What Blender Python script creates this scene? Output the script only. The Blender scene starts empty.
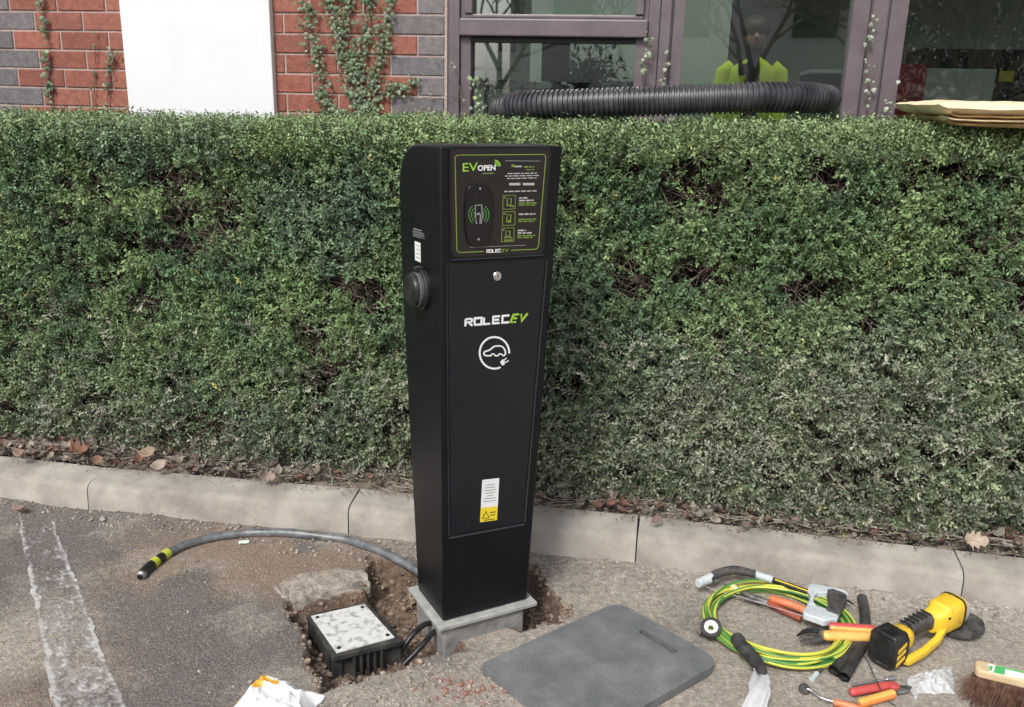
import bpy, bmesh, math, random
import numpy as np
from mathutils import Vector, Matrix
random.seed(7); RNG = np.random.default_rng(11)
PI = math.pi
S = bpy.context.scene
C = S.collection
# ---------------------------------------------------------------- camera
F = 880.0; PITCH = math.radians(16); ROLL = math.radians(1.4); EYE = Vector((0, 0, 1.5))
ROT = Matrix.Rotation(PI/2-PITCH, 3, 'X') @ Matrix.Rotation(ROLL, 3, 'Z')
cd = bpy.data.cameras.new('camera'); cam = bpy.data.objects.new('camera', cd); C.objects.link(cam)
cam.matrix_world = Matrix.Translation(EYE) @ ROT.to_4x4()
cd.sensor_width = 36; cd.lens = 36*F/1024; cd.clip_start = .05; cd.clip_end = 1500
S.camera = cam
def ray(px, py): return ROT @ Vector(((px-512)/F, -(py-353.5)/F, -1))
def P(px, py, z=0.0):                      # survey: a point of the photo on the level z
    d = ray(px, py); return EYE + d*((z-EYE.z)/d.z)
def PV(px, py, p0, n):                     # survey: a point of the photo on a plane
    d = ray(px, py); return EYE + d*((Vector(p0)-EYE).dot(n)/d.dot(n))
# ---------------------------------------------------------------- numpy noise
def _h(ix, iy, s):
    v = np.sin(ix*127.1+iy*311.7+s*74.7)*43758.5453; return v-np.floor(v)
def vn(x, y, s=0):
    ix, iy = np.floor(x), np.floor(y); fx, fy = x-ix, y-iy
    fx = fx*fx*(3-2*fx); fy = fy*fy*(3-2*fy)
    a, b, c, d = _h(ix, iy, s), _h(ix+1, iy, s), _h(ix, iy+1, s), _h(ix+1, iy+1, s)
    return a+(b-a)*fx+(c-a)*fy+(a-b-c+d)*fx*fy
def fbm(x, y, s=0, o=4):
    x = np.asarray(x, float); y = np.asarray(y, float)
    t = 0; a = .5; w = 0
    for k in range(o):
        t = t+a*vn(x*2**k+k*17.3, y*2**k+k*9.1, s+k); w += a; a *= .5
    return t/w
def sst(e0, e1, x): t = np.clip((x-e0)/(e1-e0), 0, 1); return t*t*(3-2*t)
def sdpoly(x, y, poly):                    # signed distance, negative inside
    d = np.full(np.shape(x), 1e9); ins = np.zeros(np.shape(x), bool); n = len(poly)
    for i in range(n):
        ax, ay = poly[i]; bx, by = poly[(i+1) % n]
        ex, ey = bx-ax, by-ay; wx, wy = x-ax, y-ay
        t = np.clip((wx*ex+wy*ey)/(ex*ex+ey*ey), 0, 1)
        d = np.minimum(d, np.hypot(wx-ex*t, wy-ey*t))
        c = ((ay > y) != (by > y)) & (x < (bx-ax)*(y-ay)/((by-ay) if by != ay else 1e-9)+ax)
        ins ^= c
    return np.where(ins, -d, d)
# ---------------------------------------------------------------- tagging
def tag(o, label=None, cat=None, group=None, kind=None):
    if label: o['label'] = label
    if cat: o['category'] = cat
    if group: o['group'] = group
    if kind: o['kind'] = kind
    return o
def thing(name, loc, label, cat, group=None):
    o = bpy.data.objects.new(name, None); C.objects.link(o); o.location = loc
    o.empty_display_size = .05
    return tag(o, label, cat, group)
def wloc(p):
    v = Vector((0, 0, 0))
    while p is not None: v = v+p.location; p = p.parent
    return v
# ---------------------------------------------------------------- mesh builder (world coordinates)
class MB:
    def __init__(s): s.v = []; s.f = []; s.m = []; s.mi = 0
    def add(s, vs, fs):
        b = len(s.v); s.v += [tuple(v) for v in vs]
        for f in fs: s.f.append(tuple(b+i for i in f)); s.m.append(s.mi)
        return s
    def hexa(s, p):       # 8 points: bottom loop 0-3, top loop 4-7
        return s.add(p, [(3, 2, 1, 0), (4, 5, 6, 7), (0, 1, 5, 4), (1, 2, 6, 5), (2, 3, 7, 6), (3, 0, 4, 7)])
    def box(s, c, sz, ax=None):
        ax = ax or (Vector((1, 0, 0)), Vector((0, 1, 0)), Vector((0, 0, 1))); c = Vector(c)
        p = []
        for k in (-1, 1):
            for i, j in ((-1, -1), (1, -1), (1, 1), (-1, 1)):
                p.append(c+ax[0]*(i*sz[0]/2)+ax[1]*(j*sz[1]/2)+ax[2]*(k*sz[2]/2))
        return s.hexa(p)
    def prism(s, poly, d0, d1=None):   # poly: list of Vector (planar), swept by vector
        d0 = Vector(d0); n = len(poly)
        a = [Vector(p) for p in poly]; b = [p+d0 for p in a]
        return s.add(a+b, [tuple(range(n-1, -1, -1)), tuple(range(n, 2*n))]+[(i, (i+1) % n, n+(i+1) % n, n+i) for i in range(n)])
    def tube(s, pts, r, seg=10, cap=True, flat=None, up=None):
        pts = [Vector(p) for p in pts]; n = len(pts)
        rs = r if isinstance(r, (list, tuple)) else [r]*n
        vs = []; t0 = (pts[1]-pts[0]).normalized()
        u = Vector(up) if up else (Vector((0, 0, 1)) if abs(t0.z) < .9 else Vector((1, 0, 0)))
        for i in range(n):
            t = (pts[min(i+1, n-1)]-pts[max(i-1, 0)]).normalized()
            u = (u-t*u.dot(t)).normalized(); w = t.cross(u)
            for k in range(seg):
                a = 2*PI*k/seg
                vs.append(pts[i]+(u*math.cos(a)*(flat or 1)+w*math.sin(a))*rs[i])
        fs = [(i*seg+k, i*seg+(k+1) % seg, (i+1)*seg+(k+1) % seg, (i+1)*seg+k) for i in range(n-1) for k in range(seg)]
        if cap: fs += [tuple(range(seg-1, -1, -1)), tuple((n-1)*seg+k for k in range(seg))]
        return s.add(vs, fs)
    def lathe(s, o, ax, prof, seg=28, cap=True):   # prof: (distance along axis, radius)
        o = Vector(o); ax = Vector(ax).normalized()
        u = ax.orthogonal().normalized(); w = ax.cross(u); vs = []
        for d, r in prof:
            for k in range(seg):
                a = 2*PI*k/seg; vs.append(o+ax*d+(u*math.cos(a)+w*math.sin(a))*r)
        n = len(prof)
        fs = [(i*seg+k, i*seg+(k+1) % seg, (i+1)*seg+(k+1) % seg, (i+1)*seg+k) for i in range(n-1) for k in range(seg)]
        if cap: fs += [tuple(range(seg-1, -1, -1)), tuple((n-1)*seg+k for k in range(seg))]
        return s.add(vs, fs)
    def ico(s, c, r, sub=1, jit=.2, sq=(1, 1, 1), seed=0):
        bm = bmesh.new(); bmesh.ops.create_icosphere(bm, subdivisions=sub, radius=1)
        rr = random.Random(seed)
        vs = [Vector((v.co.x*sq[0], v.co.y*sq[1], v.co.z*sq[2]))*r*(1+rr.uniform(-jit, jit)) for v in bm.verts]
        fs = [tuple(v.index for v in f.verts) for f in bm.faces]; bm.free()
        m = Matrix.Rotation(rr.uniform(0, 6.28), 3, 'Z'); c = Vector(c)
        return s.add([c+m@v for v in vs], fs)
    def build(s, name, mats, parent=None, origin=None, smooth=False, bevel=0, bseg=2, angle=35, sub=0):
        o0 = wloc(parent) if parent is not None else Vector(origin if origin is not None else (0, 0, 0))
        me = bpy.data.meshes.new(name)
        me.from_pydata([tuple(Vector(v)-o0) for v in s.v], [], s.f)
        mats = mats if isinstance(mats, (list, tuple)) else [mats]
        for m in mats: me.materials.append(m)
        me.polygons.foreach_set('material_index', s.m)
        me.validate()
        bm = bmesh.new(); bm.from_mesh(me); bmesh.ops.recalc_face_normals(bm, faces=bm.faces); bm.to_mesh(me); bm.free()
        o = bpy.data.objects.new(name, me); C.objects.link(o)
        if parent is not None: o.parent = parent
        else: o.location = o0
        if bevel:
            b = o.modifiers.new('bevel', 'BEVEL'); b.width = bevel; b.segments = bseg; b.limit_method = 'ANGLE'; b.angle_limit = math.radians(angle)
        if sub:
            b = o.modifiers.new('sub', 'SUBSURF'); b.levels = sub; b.render_levels = sub
        if smooth:
            me.polygons.foreach_set('use_smooth', [True]*len(me.polygons))
            if not sub:
                me.set_sharp_from_angle(angle=math.radians(40))
        me.update(); return o
def npmesh(name, V, Fq, mats, col=None, smooth=False, parent=None, origin=(0, 0, 0), cname='tint', tri=False):
    me = bpy.data.meshes.new(name); k = Fq.shape[1]
    V = np.asarray(V, np.float32)-np.asarray(origin, np.float32)
    me.vertices.add(len(V)); me.vertices.foreach_set('co', V.ravel())
    me.loops.add(Fq.size); me.loops.foreach_set('vertex_index', Fq.ravel().astype(np.int32))
    me.polygons.add(len(Fq)); me.polygons.foreach_set('loop_start', np.arange(0, Fq.size, k, dtype=np.int32))
    try: me.polygons.foreach_set('loop_total', np.full(len(Fq), k, np.int32))
    except Exception: pass
    me.polygons.foreach_set('use_smooth', np.full(len(Fq), smooth))
    me.update(calc_edges=True)
    if col is not None:
        a = me.color_attributes.new(cname, 'FLOAT_COLOR', 'POINT')
        cc = np.ones((len(V), 4), np.float32); cc[:, :col.shape[1]] = col
        a.data.foreach_set('color', cc.ravel())
    for m in (mats if isinstance(mats, (list, tuple)) else [mats]): me.materials.append(m)
    o = bpy.data.objects.new(name, me); C.objects.link(o)
    if parent is not None: o.parent = parent
    else: o.location = origin
    return o
def spline(ctrl, n=8):
    p = [Vector(c) for c in ctrl]; out = []
    for i in range(len(p)-1):
        a, b, c, d = p[max(i-1, 0)], p[i], p[i+1], p[min(i+2, len(p)-1)]
        for k in range(n):
            t = k/n
            out.append(.5*((2*b)+(c-a)*t+(2*a-5*b+4*c-d)*t*t+(3*b-a-3*c+d)*t**3))
    out.append(p[-1]); return out
# ---------------------------------------------------------------- materials
def mat(name, c1, c2=None, rough=.6, metal=0, scale=20, bump=0, bscale=80, spec=None, detail=6, cmin=.35, cmax=.65, coat=0, attr=None, alpha=None, rvar=0, trans=0):
    m = bpy.data.materials.new(name); m.use_nodes = True; nt = m.node_tree; N = nt.nodes; L = nt.links
    b = N['Principled BSDF']; b.inputs['Roughness'].default_value = rough; b.inputs['Metallic'].default_value = metal
    if spec is not None: b.inputs['Specular IOR Level'].default_value = spec
    if coat: b.inputs['Coat Weight'].default_value = coat; b.inputs['Coat Roughness'].default_value = .15
    tc = N.new('ShaderNodeTexCoord')
    no = N.new('ShaderNodeTexNoise'); no.inputs['Scale'].default_value = scale; no.inputs['Detail'].default_value = detail; no.inputs['Roughness'].default_value = .62
    L.new(tc.outputs['Object'], no.inputs['Vector'])
    if attr:
        at = N.new('ShaderNodeAttribute'); at.attribute_name = attr
        mx = N.new('ShaderNodeMix'); mx.data_type = 'RGBA'; mx.blend_type = 'MULTIPLY'; mx.inputs[0].default_value = 1
        rp = N.new('ShaderNodeMapRange'); rp.inputs['From Min'].default_value = .3; rp.inputs['From Max'].default_value = .7
        rp.inputs['To Min'].default_value = .75; rp.inputs['To Max'].default_value = 1.25
        L.new(no.outputs['Fac'], rp.inputs['Value'])
        L.new(at.outputs['Color'], mx.inputs[6]); L.new(rp.outputs[0], mx.inputs[7]); L.new(mx.outputs[2], b.inputs['Base Color'])
    elif c2 is not None:
        r = N.new('ShaderNodeValToRGB'); r.color_ramp.elements[0].position = cmin; r.color_ramp.elements[1].position = cmax
        r.color_ramp.elements[0].color = (*c1, 1); r.color_ramp.elements[1].color = (*c2, 1)
        L.new(no.outputs['Fac'], r.inputs['Fac']); L.new(r.outputs['Color'], b.inputs['Base Color'])
    else: b.inputs['Base Color'].default_value = (*c1, 1)
    if rvar:
        mr = N.new('ShaderNodeMapRange'); mr.inputs['From Min'].default_value = .3; mr.inputs['From Max'].default_value = .7
        mr.inputs['To Min'].default_value = max(0, rough-rvar); mr.inputs['To Max'].default_value = min(1, rough+rvar)
        L.new(no.outputs['Fac'], mr.inputs['Value']); L.new(mr.outputs[0], b.inputs['Roughness'])
    if bump:
        n2 = N.new('ShaderNodeTexNoise'); n2.inputs['Scale'].default_value = bscale; n2.inputs['Detail'].default_value = 6; n2.inputs['Roughness'].default_value = .65
        L.new(tc.outputs['Object'], n2.inputs['Vector'])
        bp = N.new('ShaderNodeBump'); bp.inputs['Strength'].default_value = bump; bp.inputs['Distance'].default_value = .01
        L.new(n2.outputs['Fac'], bp.inputs['Height']); L.new(bp.outputs['Normal'], b.inputs['Normal'])
    if alpha is not None: b.inputs['Alpha'].default_value = alpha
    if trans: b.inputs['Transmission Weight'].default_value = trans
    return m
M = {}
M['leaf'] = mat('hedge_leaf', (0, 0, 0), attr='tint', rough=.45, scale=30, spec=.45)
M['dryleaf'] = mat('dead_leaf', (0, 0, 0), attr='tint', rough=.8, scale=60)
M['ivy'] = mat('ivy_leaf', (0, 0, 0), attr='tint', rough=.5, scale=60)
M['twig'] = mat('twig', (.10, .07, .055), (.24, .19, .145), rough=.85, scale=15)
M['core'] = mat('hedge_inner_shade', (.012, .010, .008), (.045, .03, .022), rough=.95, scale=40, bump=1, bscale=60)  # brown darkened to hold the shade between the leaves
M['stem'] = mat('ivy_stem', (.12, .08, .06), (.22, .16, .12), rough=.9)
M['kerb'] = mat('kerb_concrete', (.24, .212, .185), (.42, .385, .34), rough=.93, scale=6, bump=.5, bscale=130, detail=14)
M['soil'] = mat('soil', (.10, .078, .06), (.30, .25, .20), rough=.95, scale=25, bump=.9, bscale=90, detail=10)
M['mortar'] = mat('mortar', (.36, .28, .25), (.46, .37, .34), rough=.95, scale=30, bump=.4)
M['brick'] = mat('brick', (0, 0, 0), attr='tint', rough=.88, scale=38, bump=.5, bscale=120)
M['render'] = mat('white_cladding', (.68, .695, .71), (.73, .745, .76), rough=.6, scale=5, cmin=.22, cmax=.5, bump=.1, bscale=8)
M['frame'] = mat('mauve_window_frame', (.115, .09, .10), (.155, .122, .135), rough=.45, scale=9)
M['seal'] = mat('black_seal', (.015, .015, .016), rough=.6)
M['ped'] = mat('black_powder_coat', (.004, .0047, .0066), (.0065, .0072, .0095), rough=.38, scale=5, bump=.06, bscale=900, rvar=.06, spec=.26)
M['door'] = mat('door_powder_coat', (.0068, .0078, .0118), (.0098, .011, .0155), rough=.34, scale=4, bump=.06, bscale=900, rvar=.10, spec=.38)
M['gap'] = mat('door_gap', (.002, .002, .002), rough=.9)
M['fascia'] = mat('fascia_print', (.012, .010, .0105), (.016, .013, .0125), rough=.3, scale=4)
M['gloss'] = mat('gloss_black', (.004, .004, .005), rough=.12)
M['dimw'] = mat('dim_white_print', (.42, .42, .42), rough=.45)
M['white'] = mat('white_print', (.78, .79, .80), rough=.45)
M['green'] = mat('green_print', (.30, .55, .05), rough=.45)
M['dgreen'] = mat('dark_green_print', (.10, .22, .05), rough=.45)
M['lime'] = mat('green_border', (.20, .28, .04), rough=.45)
M['greyp'] = mat('grey_print', (.30, .30, .30), rough=.5)
M['yellow'] = mat('yellow_print', (.80, .62, .03), rough=.5)
M['chrome'] = mat('bright_metal', (.6, .6, .62), (.8, .8, .8), rough=.22, metal=1, scale=40)
M['galv'] = mat('galvanised_plate', (.36, .37, .35), (.56, .56, .53), rough=.6, metal=.35, scale=22, bump=.2)
M['found'] = mat('cast_block', (.16, .16, .16), (.30, .29, .28), rough=.9, scale=18, bump=.5, bscale=90)
M['black'] = mat('black_plastic', (.010, .010, .011), (.04, .039, .037), rough=.38, scale=32, bump=.15, cmin=.4, cmax=.75)
M['dusty'] = mat('dusty_black_plastic', (.02, .02, .021), (.085, .08, .072), rough=.6, scale=18, bump=.2, cmin=.4, cmax=.75)
M['rubber'] = mat('rubber_mat', (.125, .134, .141), (.245, .25, .25), rough=.5, scale=9, bump=.4, bscale=90, detail=14, cmin=.40, cmax=.80)
M['pipe'] = mat('grey_conduit', (.07, .075, .08), (.20, .205, .21), rough=.35, scale=30)
M['hose'] = mat('ribbed_hose', (.010, .011, .016), (.06, .062, .07), rough=.42, scale=12)
M['lid'] = mat('speckled_white_lid', (.30, .295, .28), (.62, .62, .60), rough=.55, scale=50, detail=12, cmin=.35, cmax=.50, bump=.2)
M['slab'] = mat('broken_concrete', (.20, .175, .15), (.46, .40, .33), rough=.95, scale=26, bump=1, bscale=60)
M['grn'] = mat('green_cable', (.07, .22, .05), rough=.4)
M['yel'] = mat('yellow_cable', (.56, .56, .08), rough=.45)
M['dwy'] = mat('yellow_tool_body', (.42, .25, .05), (.80, .53, .04), rough=.42, scale=28, bump=.08, cmin=.30, cmax=.44)
M['tgrey'] = mat('dark_grey_rubber', (.02, .02, .022), (.10, .095, .088), rough=.65, scale=40, bump=.3)
M['red'] = mat('red_handle', (.46, .06, .055), (.55, .10, .09), rough=.4)
M['hyel'] = mat('yellow_handle', (.68, .36, .08), (.74, .46, .13), rough=.4)
M['orange'] = mat('orange_handle', (.58, .15, .06), (.66, .22, .10), rough=.45)
M['lgrey'] = mat('light_grey_casting', (.42, .47, .50), (.60, .64, .66), rough=.4, scale=25)
M['steel'] = mat('worn_steel', (.20, .19, .18), (.42, .41, .40), rough=.4, metal=.8, scale=30)
M['disc'] = mat('cutting_disc', (.05, .048, .048), (.11, .10, .10), rough=.8, scale=60)
M['wood'] = mat('pale_wood', (.52, .38, .22), (.68, .53, .34), rough=.6, scale=12)
M['bristle'] = mat('brown_bristle', (.07, .035, .024), (.22, .12, .085), rough=.7, scale=60)
M['lblgreen'] = mat('label_green', (.08, .45, .15), rough=.5)
M['lblwhite'] = mat('label_white', (.75, .78, .76), rough=.5)
M['poly'] = mat('clear_polythene', (.70, .72, .74), (.85, .86, .87), rough=.18, scale=20, alpha=.42, spec=.9)
M['bag'] = mat('white_carrier_bag', (.78, .78, .80), (.84, .84, .85), rough=.35, scale=9)
M['bago'] = mat('orange_bag_print', (.80, .42, .06), rough=.35)
M['sack'] = mat('paper_sack', (.66, .55, .33), (.78, .68, .46), rough=.85, scale=6, bump=.25, bscale=25)
M['sackb'] = mat('brown_paper_sack', (.42, .27, .12), (.56, .39, .19), rough=.85, scale=8, bump=.25, bscale=25)
M['stone'] = mat('gravel', (.16, .13, .11), (.46, .41, .35), rough=.95, scale=30)
M['redb'] = mat('brick_rubble', (.26, .13, .095), (.36, .20, .15), rough=.95, scale=30, bump=.6)
M['room'] = mat('room_wall', (.19, .22, .19), (.25, .28, .24), rough=.9, scale=1)
M['carpet'] = mat('office_carpet', (.10, .11, .11), (.14, .15, .15), rough=.95)
M['hivis'] = mat('hi_vis_fabric', (.62, .80, .03), (.72, .88, .06), rough=.7, scale=10)
M['silver'] = mat('reflective_tape', (.55, .56, .56), rough=.35)
M['dark'] = mat('dark_fabric', (.02, .021, .025), rough=.9)
M['skin'] = mat('skin', (.30, .17, .12), rough=.55)
M['hair'] = mat('dark_hair', (.02, .013, .008), rough=.6)
M['bark'] = mat('bark', (.09, .078, .066), (.18, .155, .135), rough=.95, scale=8)
M['roof'] = mat('roof_tile', (.12, .10, .09), (.18, .15, .13), rough=.9, scale=3)
M['pale'] = mat('pale_wall', (.6, .6, .57), (.68, .68, .65), rough=.9, scale=1)
M['desk'] = mat('desk_white', (.62, .63, .62), rough=.5)
M['rfab'] = mat('red_fabric', (.45, .05, .06), rough=.9)
# glass
g = bpy.data.materials.new('window_glass'); g.use_nodes = True; N = g.node_tree.nodes; L = g.node_tree.links
N.remove(N['Principled BSDF'])
tr = N.new('ShaderNodeBsdfTransparent'); tr.inputs[0].default_value = (.84, .92, .88, 1)
gl = N.new('ShaderNodeBsdfGlossy'); gl.inputs['Roughness'].default_value = .015
fr = N.new('ShaderNodeLayerWeight'); fr.inputs['Blend'].default_value = .35
mr = N.new('ShaderNodeMapRange'); mr.inputs['To Min'].default_value = .15; mr.inputs['To Max'].default_value = .95
mx = N.new('ShaderNodeMixShader'); L.new(fr.outputs['Fresnel'], mr.inputs['Value']); L.new(mr.outputs[0], mx.inputs[0])
L.new(tr.outputs[0], mx.inputs[1]); L.new(gl.outputs[0], mx.inputs[2]); L.new(mx.outputs[0], N['Material Output'].inputs[0])
M['glass'] = g
# ---------------------------------------------------------------- setting frames
UA = math.radians(-9.4)
U = Vector((math.cos(UA), math.sin(UA), 0)); Nf = Vector((math.sin(UA), -math.cos(UA), 0))   # along kerb / towards the camera
# pedestal frame
PH = math.radians(28)
E_ = Vector((math.cos(PH), math.sin(PH), 0)); D_ = Vector((-math.sin(PH), math.cos(PH), 0)); C0 = P(443, 622, .03)
ZV = Vector((0, 0, 1))
# ---------------------------------------------------------------- ground
def poly_px(pts): return [tuple(P(a, b).xy) for a, b in pts]
PIT_A = poly_px([(284, 600), (322, 694), (352, 682), (406, 669), (436, 654), (462, 640), (440, 600), (424, 566), (372, 556), (362, 592)])
PIT_C = poly_px([(425, 622), (446, 652), (533, 624), (540, 600)])
PIT_B = poly_px([(470, 566), (470, 615), (530, 618), (556, 622), (574, 610), (548, 590), (534, 566), (500, 560)])
def ground_z(x, y, fine=True):
    x = np.asarray(x, float); y = np.asarray(y, float)
    z = (fbm(x*1.3, y*1.3, 3, 3)-.5)*.014
    if fine: z = z+(fbm(x*14, y*14, 5, 4)-.5)*.009
    near = sst(.5, .1, np.hypot(x-0, (y-2.0))*.4)
    wob = (fbm(x*16, y*16, 9, 4)-.5)*.07
    sa = sdpoly(x, y, PIT_A)+wob; sb = sdpoly(x, y, PIT_B)+wob
    rough = (fbm(x*28, y*28, 21, 4)-.5)
    z = z-sst(.008, -.035, sa)*(.085-rough*.075)
    z = z-sst(.008, -.03, sb)*np.where(sa < .02, 0, .10-rough*.05)
    sc_ = sdpoly(x, y, PIT_C)+wob*.4; z = np.minimum(z, z*0+.006-sst(.02, -.01, sc_)*.044+np.where(sc_ > .02, 1, 0))
    # spoil heaped in front of the trench
    hx, hy = P(400, 700).xy; q = np.exp(-(((x-hx)/.22)**2+((y-hy)/.10)**2)); z = z+q*.028*(.5+fbm(x*9, y*9, 31, 4))*np.where(sa < 0, 0, 1)
    # dirt swept against the kerb
    dk = (2.73-.165*x)-y; z = z+.024*sst(.15, .0, dk)*(fbm(x*6, y*6, 41, 4))*sst(-.05, 0, dk)
    hx, hy = P(20, 700).xy; z = z+.03*np.exp(-(((x-hx)/.10)**2+((y-hy)/.07)**2))*fbm(x*15, y*15, 51, 4)
    return z
def gz(x, y): return float(ground_z(np.array([x]), np.array([y]))[0])
def G(px, py, dz=0.0):
    p = P(px, py, 0)
    for _ in range(3): p = P(px, py, gz(p.x, p.y)+dz)
    return p
def axis_pts(lo, hi, st, far_lo, far_hi):
    mid = list(np.arange(lo, hi+1e-6, st)); a = []; b = []; d = st; v = lo
    while v > far_lo: d *= 1.35; v -= d; a.append(v)
    d = st; v = mid[-1]
    while v < far_hi: d *= 1.35; v += d; b.append(v)
    return np.array(a[::-1]+mid+b)
xs = axis_pts(-2.2, 2.0, .007, -350, 350); ys = axis_pts(1.25, 3.05, .007, -350, 350)
X, Y = np.meshgrid(xs, ys); Z = ground_z(X, Y)
far = sst(3, 8, np.hypot(X, Y-2)); Z = Z*(1-far)
dust = sst(-.2, .7, fbm(X*2.2, Y*2.2, 61, 4)*.9+.46*(X-.0)-.22)
wide = fbm(X*5+3, Y*5, 71, 4)
dust = np.clip(dust*.85+sst(.5, .75, wide)*.4, 0, 1)
hx, hy = P(600, 600).xy
dust = np.maximum(dust, np.exp(-(((X-hx)/.38)**2+((Y-hy)/.22)**2))*.95*(.6+.7*wide))
hx, hy = P(420, 690).xy
dust = np.maximum(dust, np.exp(-(((X-hx)/.42)**2+((Y-hy)/.13)**2))*1.1*(.6+.7*wide))
hx, hy = P(20, 640).xy
dust = np.maximum(dust, np.exp(-(((X-hx)/.22)**2+((Y-hy)/.25)**2))*.75*(.5+.9*wide))
soil = sst(.02, -.012, np.minimum(sdpoly(X, Y, PIT_A), sdpoly(X, Y, PIT_B))+(fbm(X*16, Y*16, 9, 4)-.5)*.07)
dk = (2.73-.165*X)-Y
grit = sst(.16, .02, dk)*sst(.35, .6, fbm(X*11, Y*11, 81, 4)+.15)*(dk < 3)*sst(-.4, .3, X)
hx, hy = P(250, 560).xy
brown = np.clip(np.exp(-(((X-hx)/.5)**2+((Y-hy)/.25)**2))*1.1*sst(.3, .65, fbm(X*6, Y*6, 91, 4))+np.exp(-(((X+1.25)/.3)**2+((Y-2.0)/.3)**2))*.9*wide, 0, 1)
col = np.stack([dust, soil, np.maximum(brown, grit*.0)], -1).reshape(-1, 3)
nx, ny = len(xs), len(ys); I = np.arange(nx*ny).reshape(ny, nx)
Fq = np.stack([I[:-1, :-1], I[:-1, 1:], I[1:, 1:], I[1:, :-1]], -1).reshape(-1, 4)
gm = bpy.data.materials.new('ground_tarmac_dirt'); gm.use_nodes = True; nt = gm.node_tree; N = nt.nodes; L = nt.links; b = N['Principled BSDF']
b.inputs['Roughness'].default_value = .93
tc = N.new('ShaderNodeTexCoord'); at = N.new('ShaderNodeAttribute'); at.attribute_name = 'tint'
sp = N.new('ShaderNodeSeparateColor'); L.new(at.outputs['Color'], sp.inputs[0])
def noise(sc, det=8, rg=.6):
    n = N.new('ShaderNodeTexNoise'); n.inputs['Scale'].default_value = sc; n.inputs['Detail'].default_value = det; n.inputs['Roughness'].default_value = rg
    L.new(tc.outputs['Object'], n.inputs['Vector']); return n
def ramp(src, stops):
    r = N.new('ShaderNodeValToRGB'); e = r.color_ramp.elements
    while len(e) < len(stops): e.new(.5)
    for i, (p, c) in enumerate(stops): e[i].position = p; e[i].color = (*c, 1)
    L.new(src, r.inputs['Fac']); return r
def mixc(f, a, b_, bt='MIX'):
    m = N.new('ShaderNodeMix'); m.data_type = 'RGBA'; m.blend_type = bt
    if isinstance(f, (int, float)): m.inputs[0].default_value = f
    else: L.new(f, m.inputs[0])
    L.new(a, m.inputs[6]); L.new(b_, m.inputs[7]); return m.outputs[2]
n1 = noise(110, 12, .82); n2 = noise(7, 8); n3 = noise(230, 4, .8); n4 = noise(42, 12, .78)
tar = ramp(n1.outputs['Fac'], [(.30, (.080, .069, .063)), (.48, (.170, .148, .134)), (.70, (.37, .33, .30))])
dst = ramp(n4.outputs['Fac'], [(.28, (.23, .200, .170)), (.48, (.40, .355, .305)), (.72, (.60, .545, .475))])
brn = ramp(n1.outputs['Fac'], [(.28, (.13, .098, .076)), (.68, (.42, .325, .25))])
sol = ramp(n4.outputs['Fac'], [(.3, (.05, .034, .025)), (.5, (.16, .112, .08)), (.72, (.40, .30, .22))])
def edge(src, nz, lo, hi):
    a = N.new('ShaderNodeMath'); a.operation = 'MULTIPLY_ADD'; L.new(nz, a.inputs[0]); a.inputs[1].default_value = 1.1; a.inputs[2].default_value = -.55
    c = N.new('ShaderNodeMath'); c.operation = 'ADD'; L.new(a.outputs[0], c.inputs[0]); L.new(src, c.inputs[1])
    r = N.new('ShaderNodeMapRange'); r.inputs['From Min'].default_value = lo; r.inputs['From Max'].default_value = hi; L.new(c.outputs[0], r.inputs['Value']); return r.outputs[0]
c_ = mixc(edge(sp.outputs[2], n4.outputs['Fac'], .15, .7), tar.outputs[0], brn.outputs[0])
c_ = mixc(edge(sp.outputs[0], n4.outputs['Fac'], .15, .75), c_, dst.outputs[0])
c_ = mixc(edge(sp.outputs[1], n4.outputs['Fac'], .3, .6), c_, sol.outputs[0])
spk = ramp(n3.outputs['Fac'], [(.66, (1, 1, 1)), (.74, (1.7, 1.65, 1.6))])
c_ = mixc(1.0, c_, spk.outputs[0], 'MULTIPLY')
vo = N.new('ShaderNodeTexVoronoi'); vo.inputs['Scale'].default_value = 170; L.new(tc.outputs['Object'], vo.inputs['Vector'])
vs3 = N.new('ShaderNodeSeparateColor'); L.new(vo.outputs['Color'], vs3.inputs[0])
vr = ramp(vs3.outputs[0], [(.0, (.62, .60, .58)), (.25, (.92, .92, .92)), (.80, (1.04, 1.03, 1.02)), (.93, (1.6, 1.55, 1.48))])
c_ = mixc(.5, c_, vr.outputs[0], 'MULTIPLY')
L.new(c_, b.inputs['Base Color'])
bp = N.new('ShaderNodeBump'); bp.inputs['Strength'].default_value = .85; bp.inputs['Distance'].default_value = .007
ad = N.new('ShaderNodeMath'); ad.operation = 'ADD'; L.new(n1.outputs['Fac'], ad.inputs[0]); L.new(n3.outputs['Fac'], ad.inputs[1]); a2 = N.new('ShaderNodeMath'); a2.operation = 'MULTIPLY_ADD'; L.new(vo.outputs['Distance'], a2.inputs[0]); a2.inputs[1].default_value = -.7; L.new(ad.outputs[0], a2.inputs[2]); L.new(a2.outputs[0], bp.inputs['Height']); L.new(bp.outputs[0], b.inputs['Normal'])
go = npmesh('ground', np.stack([X, Y, Z], -1).reshape(-1, 3), Fq, gm, col, smooth=True)
tag(go, 'dusty worn tarmac and dirt of the parking area', kind='structure')
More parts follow.
